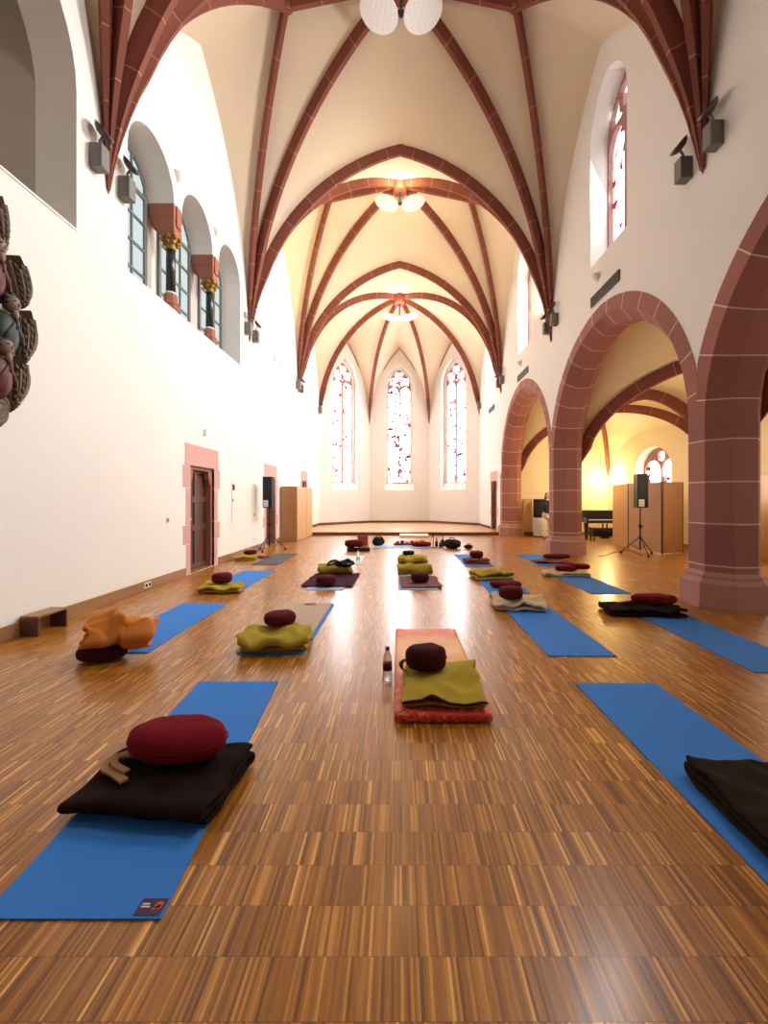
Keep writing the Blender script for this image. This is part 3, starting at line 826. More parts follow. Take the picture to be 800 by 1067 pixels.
# ceiling lamps : pairs of perforated discs under each boss
LL = ['large pair of white perforated disc lamps nearest, cut by the top edge', 'pair of white glowing disc lamps under the second vault boss', 'small pale pair of disc lamps under the apse vault boss']
for k, (y, z, bz, sc) in enumerate(((cents[2], 11.05, 11.46, 1), (cents[3], 11.05, 11.46, 1), (18.75, 9.62, 10.28, 1))):
    r = thing('ceiling_lamp', LL[k], 'ceiling lamp', (XC, y, z), group=None)
    MB().tube([(0, 0, .03), (0, 0, bz-z)], .03, 10).build('stem', M['blackmetal'], r)
    MB().tube([(-.42, 0, .10), (0, 0, .04), (.42, 0, .10)], .016, 8).build('cross_arm', M['blackmetal'], r)
    MB().lathe([(.004, -.0), (.04, .0), (.07, .03), (.07, .07), (.04, .10), (.004, .1)], 20).build('lamp_head', M['white'] if k == 2 else M['blackmetal'], r, smooth=True)
    for sg in (-1, 1):
        dd = MB().lathe([(.004, -.022), (.30, -.022), (.385, -.008), (.395, .006), (.385, .012), (.004, .012)], 40)
        o = dd.build('disc_reflector', M['perf'], r, auto=True); o.location = (sg*.44, 0, .06); o.rotation_euler = (0, -sg*.22, 0)
# ------------------------------------------------------------------ furniture
# beech cabinet units, left
for k, (a, b_, l) in enumerate(((13.66, 15.02, 'tall beech wood cabinet by the left wall, nearer unit with dark side'), (15.04, 16.08, 'tall beech wood cabinet by the left wall, farther unit next to the stage'))):
    r = thing('storage_cabinet', l, 'cabinet', (XL+.29, (a+b_)/2, 0), group=None)
    w = (b_-a)/2
    MB().box((-.255, -w, .001), (.27, w, 1.84)).build('body', M['beech'], r, bevel=.005)
    dr = MB().box((.27, -w+.006, .03), (.292, w-.006, 1.83)).build('door', M['beech2'], r, bevel=.004)
# partition screens, right
P4 = [(6.77, 13.0), (6.56, 11.74), (6.78, 10.6), (7.46, 10.85)]
r = thing('folding_screen', 'beech wood folding screen standing behind the right loudspeaker', 'partition', (6.8, 11.6, 0))
for i in range(3):
    a, b_ = Vector(P4[i]), Vector(P4[i+1]); d = (b_-a); L = d.length; ang = math.atan2(d.y, d.x); mid = (a+b_)/2
    m = MB().box((-L/2+.012, -.025, .03), (L/2-.012, .025, 1.86)); o = m.build('panel', M['beech'], r, bevel=.004)
    o.location = (mid.x-6.8, mid.y-11.6, 0); o.rotation_euler = (0, 0, ang)
    e = MB().box((L/2-.02, -.03, .012), (L/2+.004, .03, 1.865)); q = e.build('edge_post', M['darkwood'], r); q.location = o.location; q.rotation_euler = o.rotation_euler
# mobile board behind the near pillar
r = thing('mobile_board', 'wood panel board on metal legs behind the nearest pillar', 'board', (8.02, 8.85, 0))
MB().box((-.4, -.02, .17), (.24, .02, 1.92)).build('panel', M['beech'], r, bevel=.004)
for x in (-.34, .16): MB().box((x-.015, -.02, 0.001), (x+.015, .02, .2)).box((x-.015, -.12, 0.001), (x+.015, .12, .03)).build('leg', M['greymetal'], r)
# low tan partition left of far pillar
r = thing('low_screen', 'low tan partition screen against the aisle end wall', 'partition', (5.0, 16.2, 0))
MB().box((-.10, -.03, .13), (.24, .03, 1.42)).build('panel', M['beech2'], r, bevel=.004)
MB().box((-.10, -.05, .001), (.24, .05, .13)).build('base', M['stagefront'], r)
# equipment rack
r = thing('equipment_rack', 'black equipment case above pale cabinet beside the standing person', 'rack', (5.42, 15.6, 0))
MB().box((-.26, -.2, .72), (.22, .2, 1.42)).build('upper_case', M['black'], r, bevel=.01)
MB().box((-.26, -.2, .03), (.22, .2, .72)).build('lower_cabinet', M['white'], r, bevel=.01)
m = MB()
for z in (.2, .38, .52): m.box((-.06, -.212, z), (.14, -.2, z+.08))
m.build('drawer_slot', M['black'], r)
MB().box((-.28, -.22, .001), (.24, .22, .03)).build('plinth', M['black'], r)

# loudspeakers and stands
def speaker(loc, rz, l1, l2, zb):
    s = thing('speaker_stand', l2, 'speaker stand', loc, rz)
    MB().tube([(0, 0, .12), (0, 0, .75)], .019, 12).build('lower_pole', M['blackmetal'], s)
    MB().tube([(0, 0, .7), (0, 0, zb-.003)], .014, 12).build('upper_pole', M['blackmetal'], s)
    MB().lathe([(.03, .68), (.034, .70), (.034, .76), (.024, .78)], 14).build('collar', M['black'], s)
    MB().tube([(.03, 0, .72), (.075, 0, .72)], .012, 8).build('knob', M['black'], s)
    MB().lathe([(.026, .40), (.03, .42), (.03, .46), (.022, .48)], 12).build('leg_bracket', M['black'], s)
    for k in range(3):
        a = 2*PI*k/3+.5; c, q = math.cos(a), math.sin(a)
        lg = MB().tube([(.03*c, .03*q, .44), (.42*c, .42*q, .06)], .011, 8).tube([(.02*c, .02*q, .15), (.22*c, .22*q, .25)], .008, 6).build('leg', M['blackmetal'], s)
        t = Vector((-q, c, 0))
        base = Vector((.43*c, .43*q, .031))
        MB().tube([base-t*.012, base+t*.012], .03, 14).build('caster_wheel', M['black'], lg)
    b = thing('loudspeaker', l1, 'loudspeaker', (loc[0], loc[1], zb), rz)
    w, h, d = .13, .85, .15
    MB().prism([(-w, -d), (w, -d), (w*.75, d), (-w*.75, d)], 0, h).build('cabinet', M['black'], b, bevel=.012)
    MB().box((-w+.012, -d-.008, .24), (w-.012, -d, h-.015)).build('grille', M['blackmetal'], b, bevel=.004)
    MB().box((-w+.03, -d-.006, .03), (w-.1, -d, .21)).build('control_panel', M['labelpaper'], b)
    for k in range(4):
        MB().lathe([(.009, -.004), (.009, .008)], 8, (-w+.06+(k % 2)*.05, -d-.006, .08+(k//2)*.07), Matrix.Rotation(PI/2, 3, 'X')).build('dial', M['black'], b)
speaker((-3.55, 11.35, 0), -.1, 'black loudspeaker high on its stand by the left wall door', 'black tripod stand holding the left loudspeaker', 1.18)
speaker((6.15, 10.5, 0), -.1, 'black loudspeaker high on its stand before the folding screen', 'black tripod stand on casters before the folding screen', 1.20)
# cable
pts = [fx(648, 570), fx(640, 573), fx(625, 577), fx(610, 580), fx(590, 579)]
def smoothline(P, z, n=8):
    out = []
    P = [Vector((p[0], p[1], z)) for p in P]
    for i in range(len(P)-1):
        p0 = P[max(i-1, 0)]; p1 = P[i]; p2 = P[i+1]; p3 = P[min(i+2, len(P)-1)]
        for k in range(n):
            t = k/n; out.append(.5*((2*p1)+(p2-p0)*t+(2*p0-5*p1+4*p2-p3)*t*t+(3*p1-p0-3*p2+p3)*t**3))
    out.append(P[-1]); return out
tag(MB().tube(smoothline([(6.1, 10.3), (6.3, 11.3), (5.8, 11.0), (5.2, 10.35), (4.95, 10.2)], .007), .006, 6).build('cable', M['black'], smooth=True), 'thin black cable running along the floor to the right loudspeaker', 'cable')

# grand piano
r = thing('grand_piano', 'black grand piano with closed lid in the side aisle', 'piano', (6.35, 14.2, 0))
def pianopoly(s=1.0):
    P = [(0, 0), (1.48, 0), (1.48, .5), (1.42, .9), (1.18, 1.2), (.95, 1.42), (.75, 1.7), (.45, 1.84), (.15, 1.8), (0, 1.6)]
    c = Vector((.74, .8)); return [tuple(c+(Vector(p)-c)*s) for p in P]
MB().prism(pianopoly(), .62, 1.0).build('case', M['lacquer'], r, bevel=.01)
MB().prism(pianopoly(1.015), 1.005, 1.035).build('lid', M['lacquer'], r, bevel=.006)
MB().box((.0, -.24, .60), (1.48, 0, .70)).box((.0, -.24, .70), (.08, 0, .86)).box((1.40, -.24, .70), (1.48, 0, .86)).build('key_bed', M['lacquer'], r, bevel=.006)
MB().box((.08, -.22, .70), (1.40, -.06, .72)).build('keyboard', M['white'], r)
for x, y in ((.12, .02), (1.36, .02), (.5, 1.55)):
    MB().tube([(x, y, .62), (x, y, .40), (x, y, .08)], [.08, .07, .045], 12).lathe([(.02, .001), (.035, .02), (.035, .07), (.02, .08)], 12, (x, y, 0)).build('leg', M['lacquer'], r)
MB().box((.66, -.02, .12), (.70, .02, .58)).box((.80, -.02, .12), (.84, .02, .58)).box((.62, -.06, .06), (.88, .1, .13)).build('pedal_lyre', M['lacquer'], r)
bench = thing('piano_bench', 'black bench in front of the grand piano', 'bench', (6.5, 13.75, 0))
MB().box((0, 0, .16), (1.15, .36, .46)).build('seat', M['lacquer'], bench, bevel=.01)
for x in (.03, 1.08):
    for y in (.03, .27): MB().box((x, y, .001), (x+.035, y+.035, .165)).build('leg', M['lacquer'], bench)

# low shelf box at left wall, sockets
r = thing('low_bench_box', 'small brown open wooden box standing against left skirting', 'box', (XL+.03, 4.44, 0))
a = .19
MB().box((.0, -a, .19), (.19, a, .21)).build('top_board', M['skirt'], r)
MB().box((.0, -a, .001), (.19, -a+.022, .19)).build('side_board', M['darkwood'], r)
MB().box((.0, a-.022, .001), (.19, a, .19)).build('side_board', M['darkwood'], r)
MB().box((.0, -a+.022, .001), (.015, a-.022, .19)).build('back_board', M['skirt'], r)
r = thing('floor_socket', 'white double socket mounted on the left skirting board', 'socket', (XL+.026, 6.42, .085))
MB().box((0, -.085, -.04), (.012, .085, .04)).build('plate', M['white'], r, bevel=.003)
for y in (-.042, .042): MB().lathe([(.004, 0), (.028, 0), (.028, .003), (.004, .003)], 16, (.012, y, 0), Matrix.Rotation(PI/2, 3, 'Y')).build('outlet', M['black'], r)
for y, z, n_, l in ((7.02, 1.06, 'wall_socket', 'small grey switch on the wall before the near left door'), (11.25, 1.0, 'light_switch', 'small grey light switch left of the second left door')):
    q = thing(n_, l, 'switch', (XL+.001, y, z)); MB().box((0, -.03, -.05), (.012, .03, .05)).build('plate', M['white'], q, bevel=.003); MB().box((.012, -.02, -.03), (.018, .02, .03)).build('rocker', M['greymetal'], q)
q = thing('wall_lamp', 'small white emergency wall lamp above the near left door', 'wall lamp', (XL+.001, 8.35, 2.75))
MB().box((0, -.04, -.08), (.07, .04, .08)).build('housing', M['white'], q, bevel=.01)
MB().box((.01, -.03, -.086), (.06, .03, -.079)).build('bulb', emit('warm_bulb', (1, .75, .35), 12), q)
q = thing('electric_cabinet', 'white flush panel with a small red sign on left wall', 'panel', (XL+.001, 9.95, 1.35))
MB().box((0, -.22, -.5), (.012, .22, .5)).build('panel_door', M['plaster'], q, bevel=.002)
MB().box((.012, -.2, .28), (.016, -.08, .42)).build('red_sign', M['red'], q)
MB().box((.012, -.2, -.0), (.02, -.15, .08)).build('lock', M['greymetal'], q)
for k, (x, y, z) in enumerate(((XC-1.1-.0, 22.8, .9),)):
    pass

# carved angel relief on the near left wall
r = thing('carved_angel_relief', 'painted carved wooden relief of winged angels on the left wall', 'sculpture', (XL, 4.0, 0))
def ell(mb, c, rx, ry, rz_, rot=0, n=14):
    rows = []
    R = Matrix.Rotation(rot, 3, 'X')
    for i in range(n+1):
        a = -PI/2+PI*i/n
        rows.append([R@Vector((rx*math.cos(a)*math.cos(2*PI*j/n), ry*math.cos(a)*math.sin(2*PI*j/n), rz_*math.sin(a)))+Vector(c) for j in range(n)])
    mb.grid(rows, closed=True); return mb
def wing(y0, z0, y1, z1, wdt, curl, mir=1, x=.10):
    """feathered wing sweeping from the top (y0,z0) to the pointed tip (y1,z1)"""
    m = MB(); n = 22; k = 15; rows = []; rb = []
    for i in range(n+1):
        t = i/n
        w = wdt*(math.sin(PI*min(1, t*.8+.14))**.55)*(1-t**3*.92)
        cy = y0+(y1-y0)*t + curl*math.sin(PI*t); cz = z0+(z1-z0)*t
        row = []; rob = []
        for j in range(k+1):
            q = j/k-.5; step = .022*(j % 2)
            row.append(Vector((x+.05*math.cos(q*PI)+step, cy+w*q*2*mir, cz-abs(q)*.05-.02*(j % 2)*t)))
            rob.append(Vector((x-.05, cy+w*q*2*mir, cz-abs(q)*.05)))
        rows.append(row+rob[::-1])
    m.grid(rows, closed=True); m.add(rows[0], [tuple(range(len(rows[0])))]); m.add(rows[-1], [tuple(range(len(rows[0])))])
    for j in range(0, k+1, 3):                       # raised quills running down to the ragged lower edge
        P = [rows[i][j] for i in range(2+(j % 4), n, 2)]
        m.tube(P, [.020*(1-.6*i/len(P)) for i in range(len(P))], 6)
    for i in range(3, n-2, 3):                       # short covert feathers
        for j in range(1, k-1, 4):
            a = rows[i][j]; b_ = rows[min(n, i+3)][j+1]
            m.tube([a, (a+b_)/2+Vector((.012, 0, 0)), b_+Vector((.006, .01*mir, -.02))], [.006, .018, .004], 6)
    return m
def wig(mb, c, r_, seed):
    random.seed(seed)
    for i in range(26):
        a = random.uniform(0, 2*PI); e = random.uniform(-.3, 1.3)
        p = Vector((r_*.8*math.cos(e)*math.cos(a)*.8-.01, r_*math.cos(e)*math.sin(a), r_*math.sin(e)))
        if p.x > r_*.45 and p.z < r_*.7: continue
        ell(mb, tuple(Vector(c)+p), r_*.34, r_*.34, r_*.34, 0, 7)
for (hy, hz, rob, wr) in ((-.12, 3.80, 'statuered', (.10, 3.84, .17, 3.38)), (.02, 3.32, 'statuegreen', (.22, 3.35, .16, 2.80)), (-.05, 2.88, 'statuered', (.14, 2.86, .05, 2.32))):
    wing(wr[0], wr[1], wr[2], wr[3], .085, .07).build('wing', M['wing'], r, auto=True)
    wing(-.5-(wr[0]+.1), wr[1], -.5-(wr[2]+.1), wr[3], .085, -.07).build('wing', M['wing'], r, auto=True)
    b = MB(); ell(b, (.12, hy-.04, hz-.30), .11, .13, .22); ell(b, (.17, hy+.05, hz-.27), .05, .035, .12, .5); ell(b, (.19, hy-.06, hz-.27), .05, .035, .12, -.5); ell(b, (.21, hy, hz-.2), .03, .025, .06)
    b.build('robe', M[rob], r, smooth=True)
    hd = MB(); ell(hd, (.16, hy, hz), .075, .066, .088); ell(hd, (.232, hy+.004, hz-.008), .012, .009, .022); ell(hd, (.215, hy+.0, hz-.048), .014, .02, .007); ell(hd, (.2, hy, hz-.1), .03, .03, .05)
    hd.build('head', M['statueface'], r, smooth=True)
    eb = MB()
    for sg in (-1, 1): ell(eb, (.226, hy+sg*.027, hz+.018), .010, .014, .006)
    eb.build('eyes', M['hair'], r, smooth=True)
    hb = MB(); wig(hb, (.14, hy, hz+.02), .085, 3); hb.build('hair', M['hair'], r, smooth=True)
wing(-.08, 4.30, -.04, 3.85, .05, .03).build('wing', M['wing'], r, auto=True)
m = MB(); pts = []
for i in range(60):
    a = i*.26; rr = .115-.0016*i; pts.append((.10, -.05+rr*math.cos(a)*.8, 2.27+rr*math.sin(a)*1.3))
m.tube(pts, .035, 8); ell(m, (.08, -.05, 2.27), .05, .1, .17); m.build('scroll', M['wing'], r, smooth=True)
m = MB(); ell(m, (.05, -.3, 3.1), .06, .32, 1.1); m.build('backing_board', M['wing'], r, smooth=True)

# ------------------------------------------------------------------ person (skin modifier body)
def skinned(name, verts, edges, radii, mat, parent=None, loc=(0, 0, 0), sub=2):
    me = bpy.data.meshes.new(name); me.from_pydata([Vector(v) for v in verts], edges, []); me.materials.append(mat)
    o = bpy.data.objects.new(name, me); COL.objects.link(o)
    md = o.modifiers.new('skin', 'SKIN'); md.use_smooth_shade = True
    sv = me.skin_vertices[0].data
    for i, rr in enumerate(radii): sv[i].radius = rr if isinstance(rr, tuple) else (rr, rr)
    sv[0].use_root = True
    s = o.modifiers.new('sub', 'SUBSURF'); s.levels = sub; s.render_levels = sub
    o.location = loc
    if parent: o.parent = parent
    return o
pr = thing('person', 'person with dark hair, dark top and white trousers standing behind the pillar', 'person', (5.24, 14.5, 0), 0)
V = [(0, 0, .90), (0, 0, 1.08), (0, 0, 1.26), (0, 0, 1.36), (0, -.005, 1.42), (0, -.015, 1.48),
     (-.15, 0, 1.31), (-.20, .01, 1.08), (-.17, -.10, .88), (.15, 0, 1.31), (.20, .01, 1.06), (.10, -.16, .98),
     (-.085, 0, .82), (-.10, -.01, .47), (-.10, .02, .09), (-.11, -.10, .035), (.085, 0, .82), (.10, -.01, .47), (.10, .02, .09), (.11, -.10, .035)]
E = [(0, 1), (1, 2), (2, 3), (3, 4), (4, 5), (3, 6), (6, 7), (7, 8), (3, 9), (9, 10), (10, 11), (0, 12), (12, 13), (13, 14), (14, 15), (0, 16), (16, 17), (17, 18), (18, 19)]
Rr = [(.145, .10), (.12, .085), (.135, .09), (.07, .06), .045, .045, .05, .04, .028, .05, .04, .028, .085, .058, .04, .032, .085, .058, .04, .032]
body = skinned('body', V, E, Rr, M['skin'], pr)
hd = MB(); ell(hd, (0, -.015, 1.53), .072, .088, .105); ell(hd, (0, -.105, 1.515), .012, .018, .022); ell(hd, (0, -.095, 1.475), .024, .012, .008); ell(hd, (-.073, -.01, 1.52), .01, .018, .03); ell(hd, (.073, -.01, 1.52), .01, .018, .03)
hd.build('head', M['skin'], pr, smooth=True)
m = MB(); ell(m, (-.028, -.094, 1.535), .012, .008, .007); ell(m, (.028, -.094, 1.535), .012, .008, .007); m.build('eyes', M['hair'], pr, smooth=True)
m = MB(); ell(m, (0, .015, 1.555), .088, .095, .095); ell(m, (-.07, .02, 1.47), .03, .05, .10); ell(m, (.07, .02, 1.47), .03, .05, .10); ell(m, (0, .07, 1.45), .07, .04, .12); m.build('hair', M['hair'], pr, smooth=True)
VT = [(0, 0, .86), (0, 0, 1.08), (0, 0, 1.27), (0, 0, 1.36), (-.15, 0, 1.31), (-.20, .01, 1.08), (-.18, -.07, .93), (.15, 0, 1.31), (.20, .01, 1.06), (.13, -.12, 1.0)]
skinned('sweater', VT, [(0, 1), (1, 2), (2, 3), (3, 4), (4, 5), (5, 6), (3, 7), (7, 8), (8, 9)], [(.165, .12), (.14, .105), (.155, .11), (.085, .075), .065, .055, .045, .065, .055, .045], M['darkcloth'], pr)
VP = [(0, 0, .92), (-.09, 0, .80), (-.10, -.01, .47), (-.10, .015, .10), (.09, 0, .80), (.10, -.01, .47), (.10, .015, .10)]
skinned('trousers', VP, [(0, 1), (1, 2), (2, 3), (0, 4), (4, 5), (5, 6)], [(.16, .115), .105, .08, .07, .105, .08, .07], M['whitecloth'], pr)
for sg in (-1, 1):
    m = MB(); ell(m, (sg*.105, -.05, .036), .048, .13, .036); m.build('shoe', M['black'], pr, smooth=True)
for hx, hy, hz, dx in ((-.17, -.10, .88, -1), (.10, -.16, .98, 1)):
    m = MB(); ell(m, (hx, hy-.02, hz-.03), .035, .02, .045)
    for k in range(4): m.tube([(hx-.024+k*.016, hy-.03, hz-.06), (hx-.026+k*.017, hy-.045, hz-.09), (hx-.026+k*.017, hy-.04, hz-.115+abs(k-1.5)*.006)], [.009, .008, .006], 6)
    m.tube([(hx+.03*dx, hy-.02, hz-.02), (hx+.048*dx, hy-.035, hz-.05), (hx+.042*dx, hy-.045, hz-.07)], [.011, .009, .007], 6)
    m.build('hand', M['skin'], pr, smooth=True)

# ------------------------------------------------------------------ yoga mats, blankets, cushions
def mat_(x0, x1, y0, y1, material, lab, rz=0, th=.006, z=0.001, sh=0.0, name='yoga_mat', cat='yoga mat', group=None):
    """sh: sideways offset of the far end"""
    cx, cy = (x0+x1)/2, (y0+y1)/2
    m = MB(); nx, ny = 6, 18; rows = []
    w, d = (x1-x0)/2, (y1-y0)/2
    top = []; 
    for i in range(ny+1):
        yy = -d+2*d*i/ny; top.append([Vector((-w+2*w*j/nx+sh*(i/ny), yy, th+.0016*noise.noise(Vector((x0+j*.5, yy*2, 1))))) for j in range(nx+1)])
    m.grid(top)
    bot = [[Vector((p.x, p.y, 0)) for p in r_] for r_ in top]; m.grid(bot)
    ring = lambda g: [g[0][j] for j in range(nx+1)]+[g[i][nx] for i in range(1, ny+1)]+[g[ny][j] for j in range(nx-1, -1, -1)]+[g[i][0] for i in range(ny-1, 0, -1)]
    m.grid([ring(top), ring(bot)], closed=True)
    o = m.build(name, material, weld=True, auto=True); o.location = (cx, cy, z); o.rotation_euler = (0, 0, rz)
    tag(o, lab, cat, group or 'yoga mats laid out in rows on the parquet'); return o
def blanket(w, d, layers, t, material, lab, loc, rz=0, seed=0, amp=.012, roll=False, name='folded_blanket', freq=5.0, sag=0.0, flip=False, hem=None, spread=0.0, cat='blanket'):
    path = []
    if roll:
        turns = layers; n = int(turns*26)
        for i in range(n+1):
            a = 2*PI*i/26; rr = t*(.5+a/(2*PI)); path.append((rr*1.25*math.cos(a), rr*.85*math.sin(a)))
        mz = min(p[1] for p in path); path = [(p[0], p[1]-mz+t*.45) for p in path]
        # loose tail
        lx, lz = path[-1]; 
    else:
        for k in range(layers):
            a0, a1 = (-d/2, d/2) if (k % 2 == 0) != flip else (d/2, -d/2)
            sp_k = spread*math.sin(seed*3+k*2.1)
            ns = 14; z = t*(k+.5)
            for i in range(ns+1): path.append((a0+(a1-a0)*i/ns+sp_k*(i/ns), z))
            if k < layers-1:
                sg = 1 if a1 > 0 else -1
                for i in range(1, 6):
                    a = -PI/2+PI*i/6; path.append((a1+sp_k+sg*t*.62*math.cos(a), z+t*.5+t*.5*math.sin(a)))
    Hh = max(p[1] for p in path)
    nx = 26; rows = []
    off = Vector((seed*7.3, seed*3.1, seed)); amp *= 1.35
    for i, (py, pz) in enumerate(path):
        row = []
        for j in range(nx+1):
            px = -w/2+w*j/nx
            q = Vector((px*freq, py*freq, 0))+off
            e = noise.noise(q); e2 = noise.noise(q*2.3+Vector((9, 4, pz*6)))
            ridg = 1-abs(noise.noise(q*.8+Vector((3, 7, 0))))*3.2
            lift = (pz/Hh)
            dz = lift*(amp*1.6*e+amp*.7*e2+amp*1.7*max(0, ridg-.25))
            dx = amp*1.0*e2+amp*1.2*noise.noise(Vector((py*4, pz*9, seed)))*(abs(px)/(w/2))
            dy = amp*1.3*noise.noise(Vector((px*4.5, pz*14, seed+5)))
            edge = (abs(px)/(w/2))**6
            dz -= sag*edge*lift*t
            row.append(Vector((px+dx, py+dy, max(t*.42, pz+dz))))
        rows.append(row)
    m = MB(); m.grid(rows)
    m.open = True
    o = m.build(name, material, smooth=True)
    sd = o.modifiers.new('solid', 'SOLIDIFY'); sd.thickness = t*.80; sd.offset = 0
    ss = o.modifiers.new('sub', 'SUBSURF'); ss.levels = 1; ss.render_levels = 1
    o.location = loc; o.rotation_euler = (0, 0, rz); tag(o, lab, cat, 'blankets folded on the mats'); LAST.append(o)
    if hem:
        h = MB().tube([p+Vector((0, 0, t*.12)) for p in rows[-1]], t*.30, 6).build('hem', hem, o, smooth=True); h['label'] = 'dark stitched hem'
    return o
LAST = []
def rest_z(x, y, r):
    """height of the blanket tops under a disc"""
    dg = bpy.context.evaluated_depsgraph_get(); dg.update(); zs = []
    for o in LAST[-2:]:
        ev = o.evaluated_get(dg); me = ev.to_mesh(); mw = Matrix.LocRotScale(o.location, o.rotation_euler, None)
        for v in me.vertices:
            p = mw@v.co
            if (p.x-x)**2+(p.y-y)**2 < r*r: zs.append(p.z)
        ev.to_mesh_clear()
    zs.sort(); return zs[int(len(zs)*.992)] if zs else .02
def cushion(rx, ry, h, material, lab, loc, rz=0, tilt=(0, 0), pleats=28, seed=0, power=.40, name='meditation_cushion', noisea=.04):
    m = MB(); n = 56; L = 18; rows = []
    for i in range(L+1):
        a = -PI/2+PI*i/L; cr = max(.0, math.cos(a))**power; sz = math.copysign(abs(math.sin(a))**.75, math.sin(a))
        row = []
        for j in range(n):
            b = 2*PI*j/n; pl = 1+.014*math.cos(pleats*b)*abs(math.sin(2*a)) 
            wob = 1+noisea*noise.noise(Vector((math.cos(b)*1.5, math.sin(b)*1.5, a+seed)))
            row.append(Vector((rx*cr*math.cos(b)*pl*wob, ry*cr*math.sin(b)*pl*wob, h/2*(1+sz*(1+.10*noise.noise(Vector((math.cos(b)*cr*1.6, math.sin(b)*cr*1.6, seed+4))))))))
        rows.append(row)
    m.grid(rows, closed=True)
    o = m.build(name, material, smooth=True, weld=True)
    if loc[2] > .02: loc = (loc[0], loc[1], max(.02, rest_z(loc[0], loc[1], min(rx, ry)*.75)))
    o.location = loc; o.rotation_euler = (tilt[0], tilt[1], rz)
    tag(o, lab, 'cushion', 'meditation cushions on the mats')
    # piping around the seam
    pts = [Vector((rx*1.0*math.cos(2*PI*j/40), ry*1.0*math.sin(2*PI*j/40), h*.52)) for j in range(41)]
    s = MB().tube(pts, .004, 6, caps=False).build('piping', material, o, smooth=True)
    return o

# --- near left mat set
m1 = mat_(-1.41, -.80, 1.39, 3.197, M['matblue'], 'large blue yoga mat nearest on the left, under dark blanket and red bolster', sh=-.13)
p = MB().box((.205, -.895, .0075), (.295, -.835, .0085)).build('logo_patch', M['patch'], m1); p['label'] = 'small dark purple maker patch'
MB().lathe([(.0005, 0), (.014, 0), (.014, .0006), (.0005, .0006)], 12, (.275, -.86, .0086)).box((.255, -.872, .0086), (.284, -.864, .0092), .6).build('patch_emblem', M['patchred'], p)
MB().box((.215, -.868, .0086), (.245, -.863, .0092)).box((.215, -.858, .0086), (.24, -.853, .0092)).build('patch_lettering', M['labelpaper'], p)
blanket(.66, .42, 3, .032, M['brown'], 'dark brown folded blanket under the large red bolster at lower left', (-1.12, 2.02, .008), -.10, 1, .012, spread=.02)
bol = cushion(.25, .145, .165, M['red'], 'large dark red oval cushion on the dark brown blanket at lower left', (-1.12, 2.10, .118), -.05, power=.62, pleats=10)
strp = MB()
def ribbon(mb, P, w, th):
    P = [Vector(p) for p in P]; rows = []
    for i, p in enumerate(P):
        t = (P[min(i+1, len(P)-1)]-P[max(i-1, 0)]); t.z = 0; t.normalize(); s = Vector((-t.y, t.x, 0))
        rows.append([p-s*w/2, p+s*w/2, p+s*w/2+Vector((0, 0, th)), p-s*w/2+Vector((0, 0, th))])
    mb.grid(rows, closed=True); mb.add(rows[0], [(0, 1, 2, 3)]); mb.add(rows[-1], [(0, 1, 2, 3)])
def sl3(P, n=6):
    P = [Vector(p) for p in P]; out = []
    for i in range(len(P)-1):
        p0 = P[max(i-1, 0)]; p1 = P[i]; p2 = P[i+1]; p3 = P[min(i+2, len(P)-1)]
        for k in range(n):
            t = k/n; out.append(.5*((2*p1)+(p2-p0)*t+(2*p0-5*p1+4*p2-p3)*t*t+(3*p1-p0-3*p2+p3)*t**3))
    out.append(P[-1]); return out
ribbon(strp, sl3([(-1.20, 2.06, .135), (-1.27, 2.09, .138), (-1.36, 2.08, .134), (-1.42, 2.03, .130), (-1.40, 1.97, .128), (-1.33, 1.93, .13), (-1.25, 1.88, .13)]), .035, .012)
ribbon(strp, sl3([(-1.22, 2.02, .142), (-1.30, 2.05, .146), (-1.38, 2.03, .144), (-1.36, 1.98, .142), (-1.27, 1.93, .142)]), .03, .01)
tag(strp.build('yoga_strap', M['greyflower'], auto=True), 'brown striped yoga strap looped on the dark brown blanket', 'strap')

# --- near right mat set
mat_(1.36, 1.97, 1.34, 3.164, M['matblue'], 'large blue yoga mat nearest on the right, under chocolate brown blanket')
blanket(.70, .62, 3, .034, M['choc'], 'chocolate brown folded blanket cut by the right picture edge', (1.79, 1.78, .008), -.03, 4, .012, spread=.015)

# --- left row
mat_(-2.92, -2.31, 3.80, 5.60, M['matblue'], 'blue yoga mat on the left behind the orange bundle')
cushion(.20, .15, .12, M['maroondark'], 'dark maroon cushion half hidden under the orange fleece bundle', (-2.62, 3.66, .009), .2)
ob = blanket(.50, .3, 2, .060, M['orange'], 'crumpled orange fleece bundle on the left mat', (-2.50, 3.72, .085), .35, 2, .055, roll=True, name='crumpled_blanket', freq=4.2)
ob.rotation_euler = (.05, .08, .35)
mat_(-3.05, -2.43, 6.32, 8.14, M['matblue'], 'blue yoga mat on the left beyond the near left door')
blanket(.60, .40, 2, .045, M['yellow'], 'mustard yellow folded blanket under cushion near the left door', (-2.72, 6.36, .008), .12, 5, .018, spread=.03)
cushion(.15, .15, .15, M['maroon'], 'round dark maroon cushion on the yellow blanket near the left door', (-2.74, 6.42, .10), 0)
mat_(-3.17, -2.60, 8.88, 10.70, M['matgrey'], 'dark grey yoga mat near the left loudspeaker')
blanket(.46, .36, 2, .04, M['olive'], 'small olive folded blanket against the left wall skirting', (-3.58, 9.65, .002), .4, 6, .015)
cushion(.15, .11, .10, M['maroon'], 'maroon cushion on the olive blanket against the left wall', (-3.53, 9.85, .085), .3)
blanket(.22, .18, 2, .025, M['rust'], 'small rust cloth on the floor beside the olive blanket', (-3.27, 9.95, .002), -.3, 8, .012)

